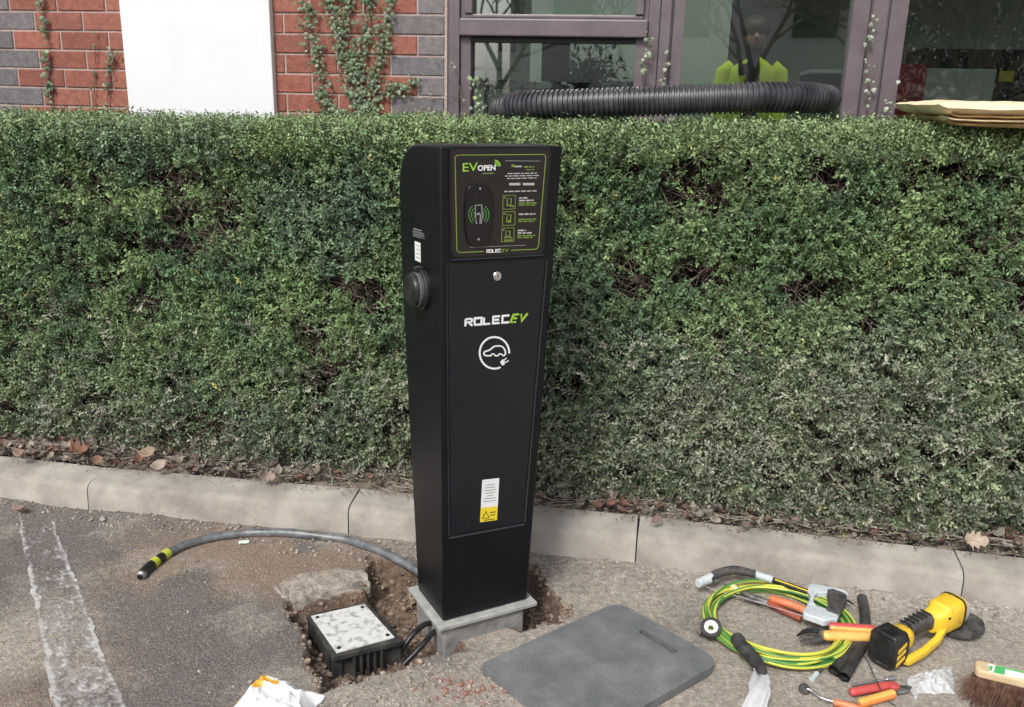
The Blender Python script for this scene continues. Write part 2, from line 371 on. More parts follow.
# worn painted bay line
a0, a1 = P(16, 505), P(46, 503); b0, b1 = P(62, 760), P(142, 752)
pl = bpy.data.materials.new('worn_line_paint'); pl.use_nodes = True; nt = pl.node_tree; N = nt.nodes; L = nt.links; b = N['Principled BSDF']; b.inputs['Roughness'].default_value = .85
tc = N.new('ShaderNodeTexCoord'); n1 = noise(55, 10, .75); n2 = noise(11, 8, .7)
at = N.new('ShaderNodeAttribute'); at.attribute_name = 'tint'
pc = ramp(n1.outputs['Fac'], [(.3, (.30, .29, .27)), (.6, (.48, .465, .44))])
L.new(pc.outputs[0], b.inputs['Base Color'])
sm = N.new('ShaderNodeMath'); sm.operation = 'ADD'; L.new(n1.outputs['Fac'], sm.inputs[0]); L.new(n2.outputs['Fac'], sm.inputs[1])
s2 = N.new('ShaderNodeMath'); s2.operation = 'ADD'; L.new(sm.outputs[0], s2.inputs[0]); L.new(at.outputs['Fac'], s2.inputs[1])
al = N.new('ShaderNodeMapRange'); al.inputs['From Min'].default_value = 1.30; al.inputs['From Max'].default_value = 1.72; L.new(s2.outputs[0], al.inputs['Value']); L.new(al.outputs[0], b.inputs['Alpha'])
nu, nv = 26, 150; T, Q = np.meshgrid(np.linspace(0, 1, nu), np.linspace(0, 1, nv))
def bil(k): return (a0[k]*(1-T)+a1[k]*T)*(1-Q)+(b0[k]*(1-T)+b1[k]*T)*Q
LX, LY = bil(0), bil(1); LX = LX+(fbm(Q*30, T*2, 7, 3)-.5)*.02*np.where((T < .1) | (T > .9), 1, 0)
LZ = ground_z(LX, LY)+.003
wear = .22+.34*sst(.16, .03, T)*sst(-.01, .04, T)+.26*sst(.85, .97, T)*sst(1.01, .96, T)-.35*sst(.2, .0, Q)+.24*Q+.3*sst(.05, .0, np.abs(fbm(T*6, Q*30, 27, 3)-.5))+(fbm(T*3, Q*14, 17, 3)-.5)*.5
wear = np.where((np.abs(Q-.47) < .018) & (T > .25) & (T < .9), .0, wear)
I = np.arange(nu*nv).reshape(nv, nu); Fq = np.stack([I[:-1, :-1], I[:-1, 1:], I[1:, 1:], I[1:, :-1]], -1).reshape(-1, 4)
lo = npmesh('bay_line', np.stack([LX, LY, LZ], -1).reshape(-1, 3), Fq, pl, np.repeat(wear.reshape(-1, 1), 3, 1), smooth=True)
tag(lo, 'worn white painted parking bay line', kind='structure')
# ---------------------------------------------------------------- kerb
K = [(-4.5, 3.52), (-3.53, 3.33), (-2.54, 3.14), (-1.552, 2.954), (-.566, 2.818), (.432, 2.657), (1.435, 2.463), (2.42, 2.26), (3.40, 2.05)]
klab = {2: 'greyish kerb stone at the far left beside the top of the worn bay line', 3: 'long kerb stone behind the taped end of the grey conduit',
        4: 'kerb stone running behind the black charging pedestal', 5: 'pale kerb stone behind the hacksaw and the cable coil', 6: 'kerb stone at the far right behind the broom head'}
for i in range(len(K)-1):
    a = Vector((*K[i], 0)); b_ = Vector((*K[i+1], 0)); t = (b_-a).normalized(); n = Vector((-t.y, t.x, 0))
    a = a+t*.0021; b_ = b_-t*.0021
    prof = [(0, -.1), (.008, .088), (.018, .104), (.034, .112), (.135, .120), (.145, .12), (.15, -.1)]
    m = MB(); nn = 60; vs = []; 
    for k in range(nn+1):
        q = a+(b_-a)*k/nn
        for j, (d, z) in enumerate(prof):
            w = (random.random()-.5)*(.0008 if 0 < j < 6 else 0)
            chip = .003*float(fbm(q.x*14, q.y*14, 5, 3)) if j in (1, 2, 3) else 0
            vs.append(q+n*(d+w+chip)+ZV*(z+w*.6-chip*.6))
    pn = len(prof)
    m.add(vs, [(k*pn+j, (k+1)*pn+j, (k+1)*pn+j+1, k*pn+j+1) for k in range(nn) for j in range(pn-1)]+[tuple(range(pn)), tuple(nn*pn+j for j in range(pn-1, -1, -1))])
    o = m.build('kerb_stone', M['kerb'], origin=(a+b_)/2, smooth=True)
    tag(o, klab.get(i, 'kerb stone of the row beyond the edge of the picture'), 'kerb', 'kerb stones along the hedge')
# soil strip behind the kerb
s_, d_ = np.meshgrid(np.linspace(-4.6, 4.2, 700), np.linspace(0, 1.05, 70))
bx = s_*U.x+Nf.x*(-d_); by = 2.88+s_*U.y-Nf.y*d_
bz = .105+.03*sst(0, .15, d_)+(fbm(bx*12, by*12, 3, 5)-.5)*.045+.02*fbm(bx*40, by*40, 8, 2)*sst(0, .08, d_)
I = np.arange(s_.size).reshape(s_.shape); Fq = np.stack([I[:-1, :-1], I[:-1, 1:], I[1:, 1:], I[1:, :-1]], -1).reshape(-1, 4)
so = npmesh('soil_bed', np.stack([bx, by, bz], -1).reshape(-1, 3), Fq, M['soil'], smooth=True); tag(so, 'bare soil strip under the hedge', kind='structure')
def bedz(x, y): return .125
# ---------------------------------------------------------------- hedge
HO = np.array([0, 2.945]); u2 = np.array([U.x, U.y]); n2_ = np.array([Nf.x, Nf.y])
def htop(s): return 1.398+.015*s+(fbm(s*3, s*0, 4, 3)-.5)*.04
def hoff(s, z):        # how far the clipped face bulges towards the camera
    o = (fbm(s*2.2, z*2.5, 12, 4)-.5)*.13+.02*sst(1.0, .4, z)
    o = o-.06*sst(.36, .12, z)*sst(.3, -.9, s)-.06*sst(.35, .14, z)*sst(.2, .6, s)
    o = o-.05*sst(1.31, 1.41, z)+.035*sst(.45, .18, z)*sst(.1, .9, s)*sst(1.75, 1.3, s)
    return o
def gapf(s, z): return fbm(s*5.5+2, z*7.5, 33, 3)*.55+fbm(s*14, z*18, 37, 2)*.45
def fan(B, D, Lh, npair, ls, lw, colr, droop=.0):
    n = len(B); D = D/np.linalg.norm(D, axis=1, keepdims=True)
    R_ = RNG.normal(size=(n, 3)); S1 = np.cross(D, R_); S1 /= np.linalg.norm(S1, axis=1, keepdims=True); S2 = np.cross(D, S1)
    VV = []; CC = []
    for k in range(npair):
        t = (k+.6)/npair
        pos = B+D*(Lh[:, None]*t)
        for sg in (-1, 1):
            side = (S1 if k % 2 == 0 else (S1*.75+S2*.65))*sg
            jit = RNG.normal(size=(n, 3))*.28
            dr = side*.85+D*.55+jit; dr /= np.linalg.norm(dr, axis=1, keepdims=True)
            nr = np.cross(dr, np.cross(D, side))+jit*.5
            wv = np.cross(dr, nr+D*.9); wv /= np.linalg.norm(wv, axis=1, keepdims=True)
            up = np.cross(wv, dr)
            sz = (1-.35*abs(t-.45))*RNG.uniform(.7, 1.2, (n, 1)); l = ls*sz; w = lw*sz
            p0 = pos+dr*l*.08; pm = pos+dr*l*.5; p1 = pos+dr*l*1.05
            VV.append(np.stack([p0, pm+wv*w*.5+up*w*.16, p1, pm-wv*w*.5+up*w*.16], 1))
            cj = colr*RNG.uniform(.75, 1.28, (n, 1))
            CC.append(np.repeat(cj[:, None, :], 4, 1))
    V = np.concatenate(VV).reshape(-1, 3); Cc = np.concatenate(CC).reshape(-1, 3)
    return V, np.arange(len(V)).reshape(-1, 4), Cc
def hedge_foliage():
    n = 66000
    s = RNG.uniform(-2.35, 2.15, n); z = RNG.uniform(.12, 1.44, n); deep = RNG.uniform(0, 1, n)**1.3*.11
    s = np.concatenate([s, RNG.uniform(-4.4, -2.35, 7000), RNG.uniform(2.15, 4.0, 7000)]); z = np.concatenate([z, RNG.uniform(.13, 1.46, 14000)]); deep = np.concatenate([deep, RNG.uniform(0, .1, 14000)])
    gp = gapf(s, z); thr = .60-.045*sst(.9, .3, z)*sst(-.5, .5, s)-.02*sst(.8, .2, z)
    keep = ~((gp > thr) & (RNG.uniform(size=len(s)) < .93)) & (z < htop(s)+.01)
    low = sst(.32, .1, z)*sst(.3, -.5, s); keep &= RNG.uniform(size=len(s)) > low*.35
    s, z, deep = s[keep], z[keep], deep[keep]; m = len(s)
    off = hoff(s, z)-deep
    B = np.zeros((m, 3)); B[:, :2] = HO+s[:, None]*u2+off[:, None]*n2_; B[:, 2] = z
    D = np.zeros((m, 3)); D[:, :2] = n2_*.75; D[:, 2] = .55-.35*sst(.5, .15, z); D += RNG.normal(size=(m, 3))*.42
    # top
    k = 19000; st = RNG.uniform(-2.5, 2.3, k); dp = RNG.uniform(-.05, .55, k); zt = htop(st)-RNG.uniform(0, .05, k)+(fbm(st*6, dp*6, 14, 3)-.5)*.04-.05*sst(.03, -.05, dp)
    B2 = np.zeros((k, 3)); B2[:, :2] = HO+st[:, None]*u2-dp[:, None]*n2_; B2[:, 2] = zt
    D2 = np.zeros((k, 3)); D2[:, 2] = 1; D2 += RNG.normal(size=(k, 3))*.45
    B = np.concatenate([B, B2]); D = np.concatenate([D, D2]); s = np.concatenate([s, st]); z = np.concatenate([z, zt])
    sp_ = fbm(s*1.6, z*2, 55, 3); v = fbm(s*9, z*9, 56, 3)
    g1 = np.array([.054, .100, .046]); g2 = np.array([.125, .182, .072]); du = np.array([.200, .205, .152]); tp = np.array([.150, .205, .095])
    c = g1+(g2-g1)*np.clip((v-.3)*2, 0, 1)[:, None]
    c = c+(np.array([.075, .115, .085])-c)*(.5*sst(.45, .65, sp_))[:, None]
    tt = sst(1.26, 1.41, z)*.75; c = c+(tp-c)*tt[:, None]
    dd = np.clip(sst(.85, .15, z-.12*np.clip(s, -1, 1.4)*1.5)*.66*(.0+1.6*fbm(s*3.5, z*4, 66, 4)), 0, .88); c = c+(du-c)*dd[:, None]
    yl = RNG.uniform(size=len(s)) < .003; c[yl] = [.24, .23, .07]
    c = c*1.46; c = c*RNG.uniform(.55, 1.45, (len(c), 1))
    big = 1+.25*dd+.16*RNG.normal(size=len(s))
    Lh = RNG.uniform(.035, .07, len(s))
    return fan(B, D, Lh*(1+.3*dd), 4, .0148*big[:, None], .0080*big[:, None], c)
HL = HO[0], HO[1]
hedge = thing('clipped_hedge', (0, 3.1, .12), 'long clipped dark green hedge with small leaves behind the kerb, dusty towards its foot', 'hedge')
V, Fq, Cc = hedge_foliage()
# longer drooping dusty shoots on the lower right and at the foot
def shoots(n):
    s = RNG.uniform(-1.9, 2.0, n); z = RNG.uniform(.16, .75, n)
    k = RNG.uniform(size=n) < np.clip(.25+.5*sst(-.2, .9, s)+.4*sst(.4, .2, z), 0, 1); s, z = s[k], z[k]; n = len(s)
    off = hoff(s, z)+RNG.uniform(-.02, .02, n); B = np.zeros((n, 3)); B[:, :2] = HO+s[:, None]*u2+off[:, None]*n2_; B[:, 2] = z
    D = np.zeros((n, 3)); D[:, :2] = n2_*.45+u2*RNG.normal(size=(n, 1))*.8; D[:, 2] = RNG.normal(size=n)*.3-.05
    c = np.array([.27, .275, .205])*RNG.uniform(.7, 1.35, (n, 1)); gr_ = RNG.uniform(size=(n, 1)) < .4; c = np.where(gr_, np.array([.085, .125, .065])*RNG.uniform(.8, 1.3, (n, 1)), c)
    return fan(B, D, RNG.uniform(.07, .13, n), 8, .0160, .0078, c)
V2, F2, C2 = shoots(3800)
V = np.concatenate([V, V2]); Cc = np.concatenate([Cc, C2]); Fq = np.arange(len(V)).reshape(-1, 4)
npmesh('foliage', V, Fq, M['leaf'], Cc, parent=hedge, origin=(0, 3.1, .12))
# sheet for the inner twigs, shade inside the hedge painted into its brown
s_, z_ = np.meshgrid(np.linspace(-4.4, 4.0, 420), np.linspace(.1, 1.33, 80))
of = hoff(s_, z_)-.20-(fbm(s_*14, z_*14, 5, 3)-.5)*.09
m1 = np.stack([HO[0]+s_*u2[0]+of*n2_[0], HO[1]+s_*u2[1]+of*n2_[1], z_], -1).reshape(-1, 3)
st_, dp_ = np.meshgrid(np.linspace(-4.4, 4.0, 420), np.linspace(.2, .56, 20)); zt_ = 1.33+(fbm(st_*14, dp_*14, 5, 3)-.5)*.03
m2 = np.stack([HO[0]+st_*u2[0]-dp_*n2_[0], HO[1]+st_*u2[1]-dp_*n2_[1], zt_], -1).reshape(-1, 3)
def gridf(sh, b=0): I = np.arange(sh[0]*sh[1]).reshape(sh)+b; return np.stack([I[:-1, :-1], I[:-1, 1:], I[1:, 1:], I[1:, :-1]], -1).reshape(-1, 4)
npmesh('inner_growth_shade', np.concatenate([m1, m2]), np.concatenate([gridf(s_.shape), gridf(st_.shape, len(m1))]), M['core'], parent=hedge, origin=(0, 3.1, .12))
# twigs
def twigs(n):
    s = RNG.uniform(-2.5, 2.3, n*6); z = RNG.uniform(.1, 1.31, n*6)
    w = gapf(s, z)+RNG.uniform(0, .28, n*6); idx = np.argsort(-w)[:n]; s, z = s[idx], z[idx]
    off = hoff(s, z)-RNG.uniform(.0, .17, n)+.03*(RNG.uniform(size=n) < .12)
    B = np.zeros((n, 3)); B[:, :2] = HO+s[:, None]*u2+off[:, None]*n2_; B[:, 2] = z
    D = RNG.normal(size=(n, 3))*.5; D[:, 2] = np.abs(D[:, 2])+.25; D[:, 0] += RNG.normal(size=n)*.9
    D[:, :2] += n2_*.12; D /= np.linalg.norm(D, axis=1, keepdims=True)
    Ln = RNG.uniform(.04, .13, n); K_ = 5; seg = 3; VV = []
    bend = RNG.normal(size=(n, 3))*.35; r0 = RNG.uniform(.0007, .0018, n)
    S1 = np.cross(D, np.array([.3, .2, .9])); S1 /= np.linalg.norm(S1, axis=1, keepdims=True); S2 = np.cross(D, S1)
    for k in range(K_):
        t = k/(K_-1); c = B+D*(Ln*t)[:, None]+bend*(Ln*t*t)[:, None]*.6+RNG.normal(size=(n, 3))*.002; r = r0*(1-.6*t)
        for j in range(seg):
            a = 2*PI*j/seg; VV.append(c+(S1*math.cos(a)+S2*math.sin(a))*r[:, None])
    V = np.stack(VV, 1).reshape(-1, 3); base = np.arange(n)[:, None]*K_*seg; f = []
    for k in range(K_-1):
        for j in range(seg):
            f.append(np.stack([base[:, 0]+k*seg+j, base[:, 0]+k*seg+(j+1) % seg, base[:, 0]+(k+1)*seg+(j+1) % seg, base[:, 0]+(k+1)*seg+j], -1))
    return V, np.concatenate(f)
V, Fq = twigs(7000)
npmesh('twigs', V, Fq, M['twig'], parent=hedge, origin=(0, 3.1, .12))
# ---------------------------------------------------------------- fallen leaves
def leaf_verts(c, size, ang, curl, tilt, shape='oval'):
    n = 9; pts = []
    for i in range(n):
        t = i/(n-1)
        if shape == 'oak': w = (.10+.34*math.sin(PI*min(1, t*1.02))**.7)*(1 if i % 2 else .55)
        elif shape == 'maple': w = [.03, .42, .28, .52, .26, .38, .18, .12, .0][i]
        else: w = .36*math.sin(PI*t)**.8
        pts.append((t-.5, w))
    vs = []
    for t, w in pts:
        for sx in (-1, 0, 1):
            z = curl*((t*1.7)**2+(sx*w*1.9)**2)
            vs.append(Vector((t, sx*w, z+random.uniform(-.02, .02)))*size)
    fs = [(i*3+k, (i+1)*3+k, (i+1)*3+k+1, i*3+k+1) for i in range(n-1) for k in (0, 1)]
    Rm = Matrix.Rotation(ang, 3, 'Z')@Matrix.Rotation(tilt, 3, 'Y')@Matrix.Rotation(random.uniform(-.6, .6), 3, 'X')
    return [Vector(c)+Rm@v for v in vs], fs
VV = []; FF = []; CCc = []
for i in range(1700):
    s = random.uniform(-2.4, 2.2); d = abs(random.gauss(0, .085))-.012
    if d > .32: continue
    q = Vector((0, 2.865, 0))+U*s-Nf*(d+(.02 if s > -1 else .0))
    vs, fs = leaf_verts((q.x, q.y, .128+.03*min(1, d/.12)+random.uniform(0, .02)), random.choice([.010, .014, .018, .022, .028, .036, .05]), random.uniform(0, 6.3), random.uniform(.1, 1.1), random.uniform(-.45, .45), random.choice(['oval', 'oval', 'oak']))
    b0_ = len(VV); VV += vs; FF += [tuple(b0_+k for k in f) for f in fs]
    c = random.choice([(.14, .10, .08), (.20, .165, .135), (.26, .22, .18), (.17, .09, .065), (.10, .08, .065), (.30, .265, .225), (.22, .20, .17)]); CCc += [c]*len(vs)
o = npmesh('leaf_litter', np.array([tuple(v) for v in VV]), np.array(FF), M['dryleaf'], np.array(CCc)); tag(o, 'dead leaves and litter drifted along the back of the kerb', kind='stuff')
fl = [((82, 452), .07, (.21, .105, .07), 'maple', 'large rusty orange leaf standing under the left end of the hedge', .17),
      ((98, 460), .045, (.20, .115, .08), 'oval', 'rust brown leaf just below the large orange one on the left', .15),
      ((150, 455), .07, (.27, .20, .14), 'oval', 'tan curled leaf under the hedge right of the rusty leaves', .17),
      ((160, 467), .06, (.30, .25, .20), 'oval', 'pale folded leaf on the kerb edge below the tan curled leaf', .15),
      ((267, 476), .06, (.25, .20, .17), 'oak', 'flat brown leaf on the soil halfway between left edge and pedestal', .15),
      ((20, 455), .05, (.22, .15, .12), 'oval', 'reddish leaf at the far left under the hedge', .16),
      ((973, 540), .07, (.40, .32, .25), 'oak', 'pale lobed oak leaf behind the kerb at the right', .16),
      ((1003, 489), .045, (.60, .45, .36), 'oval', 'small pinkish leaf caught in the hedge foot at the far right', .30),
      ((655, 519), .035, (.20, .14, .11), 'oval', 'dark brown leaf behind the kerb right of the pedestal', .15),
      ((745, 526), .035, (.13, .10, .08), 'oval', 'curled nearly black leaf behind the kerb above the hacksaw', .14),
      ((19, 512), .06, (.38, .27, .22), 'oval', 'pinkish brown leaf lying on the tarmac at the top of the bay line', .02)]
for (px, py), sz, c, shp, lb, z in fl:
    p = P(px, py, z) if z > .03 else G(px, py, .012)
    vs, fs = leaf_verts(p, sz, random.uniform(-.5, .5), .7, random.uniform(-.3, .3), shp)
    if z > .14:   # prop towards the viewer
        rm = Matrix.Rotation(math.radians(50), 3, 'X'); vs = [p+rm@(v-p) for v in vs]
    o = npmesh('fallen_leaf', np.array([tuple(v) for v in vs]), np.array(fs), M['dryleaf'], np.array([c]*len(vs)), origin=tuple(p), smooth=True)
    so_ = o.modifiers.new('t', 'SOLIDIFY'); so_.thickness = .0008
    tag(o, lb, 'leaf', 'dead leaves lying singly')
# ---------------------------------------------------------------- loose grit
def scatter(name, n, fn, mt, smin, smax, lab, seed):
    r_ = random.Random(seed); m = MB()
    for i in range(n):
        q = fn(r_)
        if q is None: continue
        x, y = q; s = smin+(smax-smin)*r_.random()**3
        m.ico((x, y, gz(x, y)+s*.35), s, 1, .3, (1, .8, .6), r_.random())
    o = m.build(name, mt); tag(o, lab, kind='stuff'); return o
def f1(r_):
    x = r_.uniform(-1.9, 1.7); d = abs(r_.gauss(0, .08)); return x, 2.73-.165*x-d-.012
def f2(r_):
    x = r_.uniform(-1.9, 1.7); return x, r_.uniform(1.4, 2.65)-.165*x
pa = [P(a, b) for a, b in [(290, 605), (440, 655), (410, 560), (550, 600)]]
def f3(r_):
    t = r_.random()
    if t < .7: p = P(r_.uniform(285, 440), r_.uniform(560, 690))
    else: p = P(r_.uniform(530, 575), r_.uniform(565, 635))
    q = sdpoly(np.array([p.x]), np.array([p.y]), PIT_A)[0]; q2 = sdpoly(np.array([p.x]), np.array([p.y]), PIT_B)[0]
    return (p.x, p.y) if min(q, q2) < .01 else None
def f4(r_):
    p = P(r_.gauss(420, 70), r_.gauss(692, 14)); return p.x, p.y
scatter('kerb_grit', 1600, f1, M['stone'], .0015, .009, 'grit and small stones swept against the kerb', 1)
scatter('loose_gravel', 2200, f2, M['stone'], .0008, .006, 'loose gravel scattered over the tarmac', 2)
scatter('trench_rubble', 2600, f3, mat('rubble', (.06, .04, .03), (.40, .31, .235), rough=.95, scale=35, bump=.8), .0025, .013, 'brown clods and rubble in the trench', 3)
scatter('spoil', 420, f4, M['slab'], .0015, .009, 'sandy spoil heaped in front of the trench', 4)
def f5(r_): p = P(r_.gauss(462, 22), r_.gauss(693, 8)); return p.x, p.y
scatter('brick_rubble', 130, f5, M['redb'], .002, .009, 'crumbs of red brick by the front of the rubber mat', 5)
for (px, py), s, lb in [((103, 519), .014, 'small dark stone close to the kerb beside the bay line')]:
    p = G(px, py, s*.4); o = MB().ico(p, s, 2, .18, (1, .8, .55), px).build('earth_clod', M['slab'] if s < .02 else mat('clod', (.15, .11, .085), (.28, .21, .16), rough=.95, scale=40, bump=.8), origin=p, smooth=True); tag(o, lb, 'clod', 'loose clods')
# crumbs and sticks on the kerb back
m = MB(); r_ = random.Random(77)
for i in range(1500):
    q = Vector((0, 2.868, 0))+U*r_.uniform(-2.3, 2.1)-Nf*r_.gauss(-.012, .028); sz = r_.uniform(.0012, .005)
    m.ico((q.x, q.y, .128+sz*.4), sz, 1, .25, (1, .8, .6), r_.random())
o = m.build('soil_crumbs', mat('crumb', (.13, .10, .08), (.33, .28, .23), rough=.95, scale=40)); tag(o, 'soil crumbs spilled over the back of the kerb', kind='stuff')
m = MB()
for i in range(420):
    q = Vector((0, 2.875, 0))+U*r_.uniform(-2.3, 2.1)-Nf*abs(r_.gauss(0, .05)); a = r_.uniform(-.6, .6)+(PI if r_.random() < .5 else 0)+UA; l = r_.uniform(.03, .13); d = Vector((math.cos(a), math.sin(a), r_.uniform(-.05, .15)))
    st_a = Vector((q.x, q.y, .134+r_.uniform(0, .02))); m.tube(spline([st_a, st_a+d*l*.5+Vector((0, r_.uniform(-.01, .01), .003)), st_a+d*l], 3), r_.uniform(.0008, .002), 4)
o = m.build('dead_twigs', mat('dead_twig', (.20, .16, .13), (.38, .33, .28), rough=.9, scale=30)); tag(o, 'thin dead twigs lying along the back of the kerb', kind='stuff')
p = G(244, 542, .006); o = MB().box(p, (.036, .015, .006), (Vector((.97, .25, 0)), Vector((-.25, .97, 0)), ZV)).build('plastic_packer', mat('pale_green_plastic', (.68, .80, .70), rough=.4), origin=p, bevel=.001)
tag(o, 'small pale green plastic packer lying below the bend of the grey conduit', 'packer')
# ================================================================ charging pedestal
ped = thing('charging_pedestal', C0+E_*.14+D_*.1, 'tall black tapered electric car charging pedestal with a printed fascia, standing in the trench', 'charger')
HT = 1.358
def a0_(z): return -.011*z/HT
def a1_(z): return .280+.066*z/HT
def pp(a, d, z, out=0): return C0+E_*(a0_(z)*(1-a)+a1_(z)*a)+D_*(d-out)+ZV*z   # a 0..1 across the front
prof = [(0, 0), (0, HT), (.17, HT-.002), (.215, HT-.013), (.25, HT-.034), (.275, HT-.062), (.291, HT-.095), (.296, HT-.14), (.288, 1.0), (.245, .5), (.197, 0)]
m = MB(); L_ = [pp(0, d, z) for d, z in prof]; R_ = [pp(1, d, z) for d, z in prof]; n = len(prof)
m.add(L_+R_, [tuple(range(n)), tuple(range(2*n-1, n-1, -1))]+[(i, (i+1) % n, n+(i+1) % n, n+i) for i in range(n)])
m.build('body', M['ped'], ped, bevel=.006, bseg=3, smooth=True)
m = MB()   # pressed seam down the front left edge
FN = -D_
def fp(px, py, out=0): return PV(px, py, C0-D_*out, D_)       # a point of the photo on the front face
def fquad(m, q, out, th): m.prism([fp(x, y, out) for x, y in q], D_*th)
# door
dq = [(448.5, 265.5), (545.5, 259.5), (523, 522), (450.5, 535.5)]
m = MB(); fquad(m, [(446.0, 262.6), (547.9, 256.6), (525.3, 524.6), (448.2, 538.8)], .0008, .003); m.build('door_gap', M['gap'], ped)
m = MB(); fquad(m, dq, .0035, .004); door = m.build('door', M['door'], ped, bevel=.0028)
def highlight_lip(q0, q1, dy, dx=0):     # raised edge strip, sky highlight put into its lighter colour
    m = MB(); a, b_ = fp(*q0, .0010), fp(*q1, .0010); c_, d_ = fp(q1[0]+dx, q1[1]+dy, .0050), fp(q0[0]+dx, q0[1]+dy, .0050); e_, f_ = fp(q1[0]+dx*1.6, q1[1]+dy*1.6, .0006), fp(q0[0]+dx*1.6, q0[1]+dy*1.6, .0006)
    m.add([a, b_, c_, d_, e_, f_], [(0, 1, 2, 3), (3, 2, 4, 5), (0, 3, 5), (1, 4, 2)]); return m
LM = mat('edge_highlight', (.03, .033, .042), (.045, .05, .06), rough=.3)  # lighter than the body, a painted highlight along the edges
highlight_lip((449.0, 537.6), (524.6, 523.6), 1.3).build('door_lip_highlight', LM, ped)
highlight_lip((448.2, 266), (450.1, 536), 0, -1.1).build('door_side_highlight', LM, ped)
highlight_lip((524.0, 522.5), (546.4, 260.5), 0, 1.1).build('door_side_highlight', LM, ped)
highlight_lip((451.5, 259.3), (543.5, 254.2), 1.2).build('fascia_lip_highlight', LM, ped)
m = MB(); c = fp(497, 276, .0035); m.lathe(c, FN, [(0, .0125), (.003, .0125), (.004, .0115), (.004, .009), (.0065, .0085), (.0065, .0005)], 24); lk = m.build('lock', M['chrome'], door, smooth=True)
m = MB(); m.box(c+FN*.0068, (.0015, .001, .009), (E_, D_, ZV)); m.build('keyhole', M['gap'], lk)
# text helper: letters fitted into a quad given in photo pixels (tl, tr, br, bl)
def text(s, quad, mt, parent, out, name='lettering', th=.0004, shear=0, bold=0, plane=None):
    cu = bpy.data.curves.new('t', 'FONT'); cu.body = s; cu.shear = shear; cu.offset = bold; cu.resolution_u = 3
    to = bpy.data.objects.new('t', cu); C.objects.link(to); dg = bpy.context.evaluated_depsgraph_get(); me = bpy.data.meshes.new_from_object(to.evaluated_get(dg))
    bpy.data.objects.remove(to); vs = [v.co.copy() for v in me.vertices]; fs = [tuple(p.vertices) for p in me.polygons]; bpy.data.meshes.remove(me)
    x0 = min(v.x for v in vs); x1 = max(v.x for v in vs); y0 = min(v.y for v in vs); y1 = max(v.y for v in vs)
    f_ = plane or (lambda a, b: fp(a, b, out)); tl, tr_, br, bl_ = [f_(*q) for q in quad]; m = MB(); w = []
    for v in vs:
        a = (v.x-x0)/(x1-x0); b_ = (v.y-y0)/(y1-y0); w.append((bl_*(1-a)+br*a)*(1-b_)+(tl*(1-a)+tr_*a)*b_)
    m.add(w, fs); return m.build(name, mt, parent)
def ribbon(m, pts, w, out, closed=False, plane=None):   # px polyline as a flat printed line
    f_ = plane or (lambda a, b: fp(a, b, out)); pts = [Vector((a, b, 0)) for a, b in pts]; n = len(pts); l = []; r = []
    for i in range(n):
        a = pts[(i-1) % n] if closed or i > 0 else pts[i]; b_ = pts[(i+1) % n] if closed or i < n-1 else pts[i]
        t = (b_-a).normalized(); mt_k = 1
        if (closed or 0 < i < n-1): mt_k = 1/max(.62, (pts[i]-a).normalized().dot(t))
        nn = Vector((-t.y, t.x, 0))*w/2*mt_k
        l.append(f_((pts[i]+nn).x, (pts[i]+nn).y)); r.append(f_((pts[i]-nn).x, (pts[i]-nn).y))
    k = n if closed else n-1
    m.add(l+r, [(i, (i+1) % n, n+(i+1) % n, n+i) for i in range(k)])
def z2(x, y): return (390+x/3.926, 280+y/3.926)
def q2(*a): return [z2(*p) for p in a]
OD = .0042
GL = {'R': [[(.02, -.12), (.02, 1.0)], [(.02, .97), (.66, 1), (.86, .88), (.86, .62), (.66, .46), (.05, .46)], [(.42, .46), (.96, -.12)]], 'O': [[(0, .12), (0, 1), (.9, 1), (.9, 0), (0, 0), (0, .14)]], 'L': [[(0, 1), (0, 0), (.85, 0)]],
      'E': [[(.88, 1), (0, 1), (0, 0), (.88, 0)], [(0, .5), (.78, .5)]], 'C': [[(.9, 1), (0, 1), (0, 0), (.9, 0)]], 'V': [[(0, 1), (.42, 0), (.95, 1)]]}
def techno(word, quad, w, out, mt, parent, slant=.04, name='lettering'):   # squared sign-writer's letters
    tl, tr_, br, bl_ = [Vector((*q, 0)) for q in quad]; m = MB(); n = len(word)
    for i, ch in enumerate(word):
        for st_ in GL[ch]:
            pts = []
            for x, y in st_:
                u_ = (i+x*.82+.05)/n+slant*(y-.5)/n; a = tl.lerp(tr_, u_); b_ = bl_.lerp(br, u_); v = b_.lerp(a, y); pts.append((v.x, v.y))
            ribbon(m, pts, w, out)
    return m.build(name, mt, parent)
techno('ROLEC', q2((294, 154), (476, 138), (476, 165), (294, 179)), 2.1, OD, M['white'], door)
techno('EV', q2((479, 137), (541, 131), (537, 161), (476, 166)), 2.0, OD, M['green'], door, .30)
m = MB()
def bez(p, n=5, closed=False): return [(v.x, v.y) for v in spline([(a, b, 0) for a, b in p], n)]
ring = [(410+58*math.cos(a), 286-62*math.sin(a)) for a in [math.radians(t) for t in range(-2, 300, 8)]]
ribbon(m, q2(*ring), 1.9, OD)
ribbon(m, q2(*bez([(397, 297), (375, 297), (368, 289), (373, 281), (391, 275), (407, 262), (421, 259), (437, 260), (447, 268), (453, 281), (452, 293), (444, 298)], 2)), 1.5, OD)
ribbon(m, q2(*bez([(397, 297), (401, 291), (409, 291), (413, 297), (424, 297), (428, 291), (438, 291), (444, 298)], 2)), 1.3, OD)
m.prism([fp(*z2(*q), OD) for q in [(432, 322), (444, 310), (452, 322), (450, 332), (440, 336)]], D_*.0002)
ribbon(m, q2((448, 315), (458, 306)), 1.1, OD); ribbon(m, q2((453, 324), (466, 316)), 1.1, OD)
m.build('car_plug_emblem', M['white'], door)
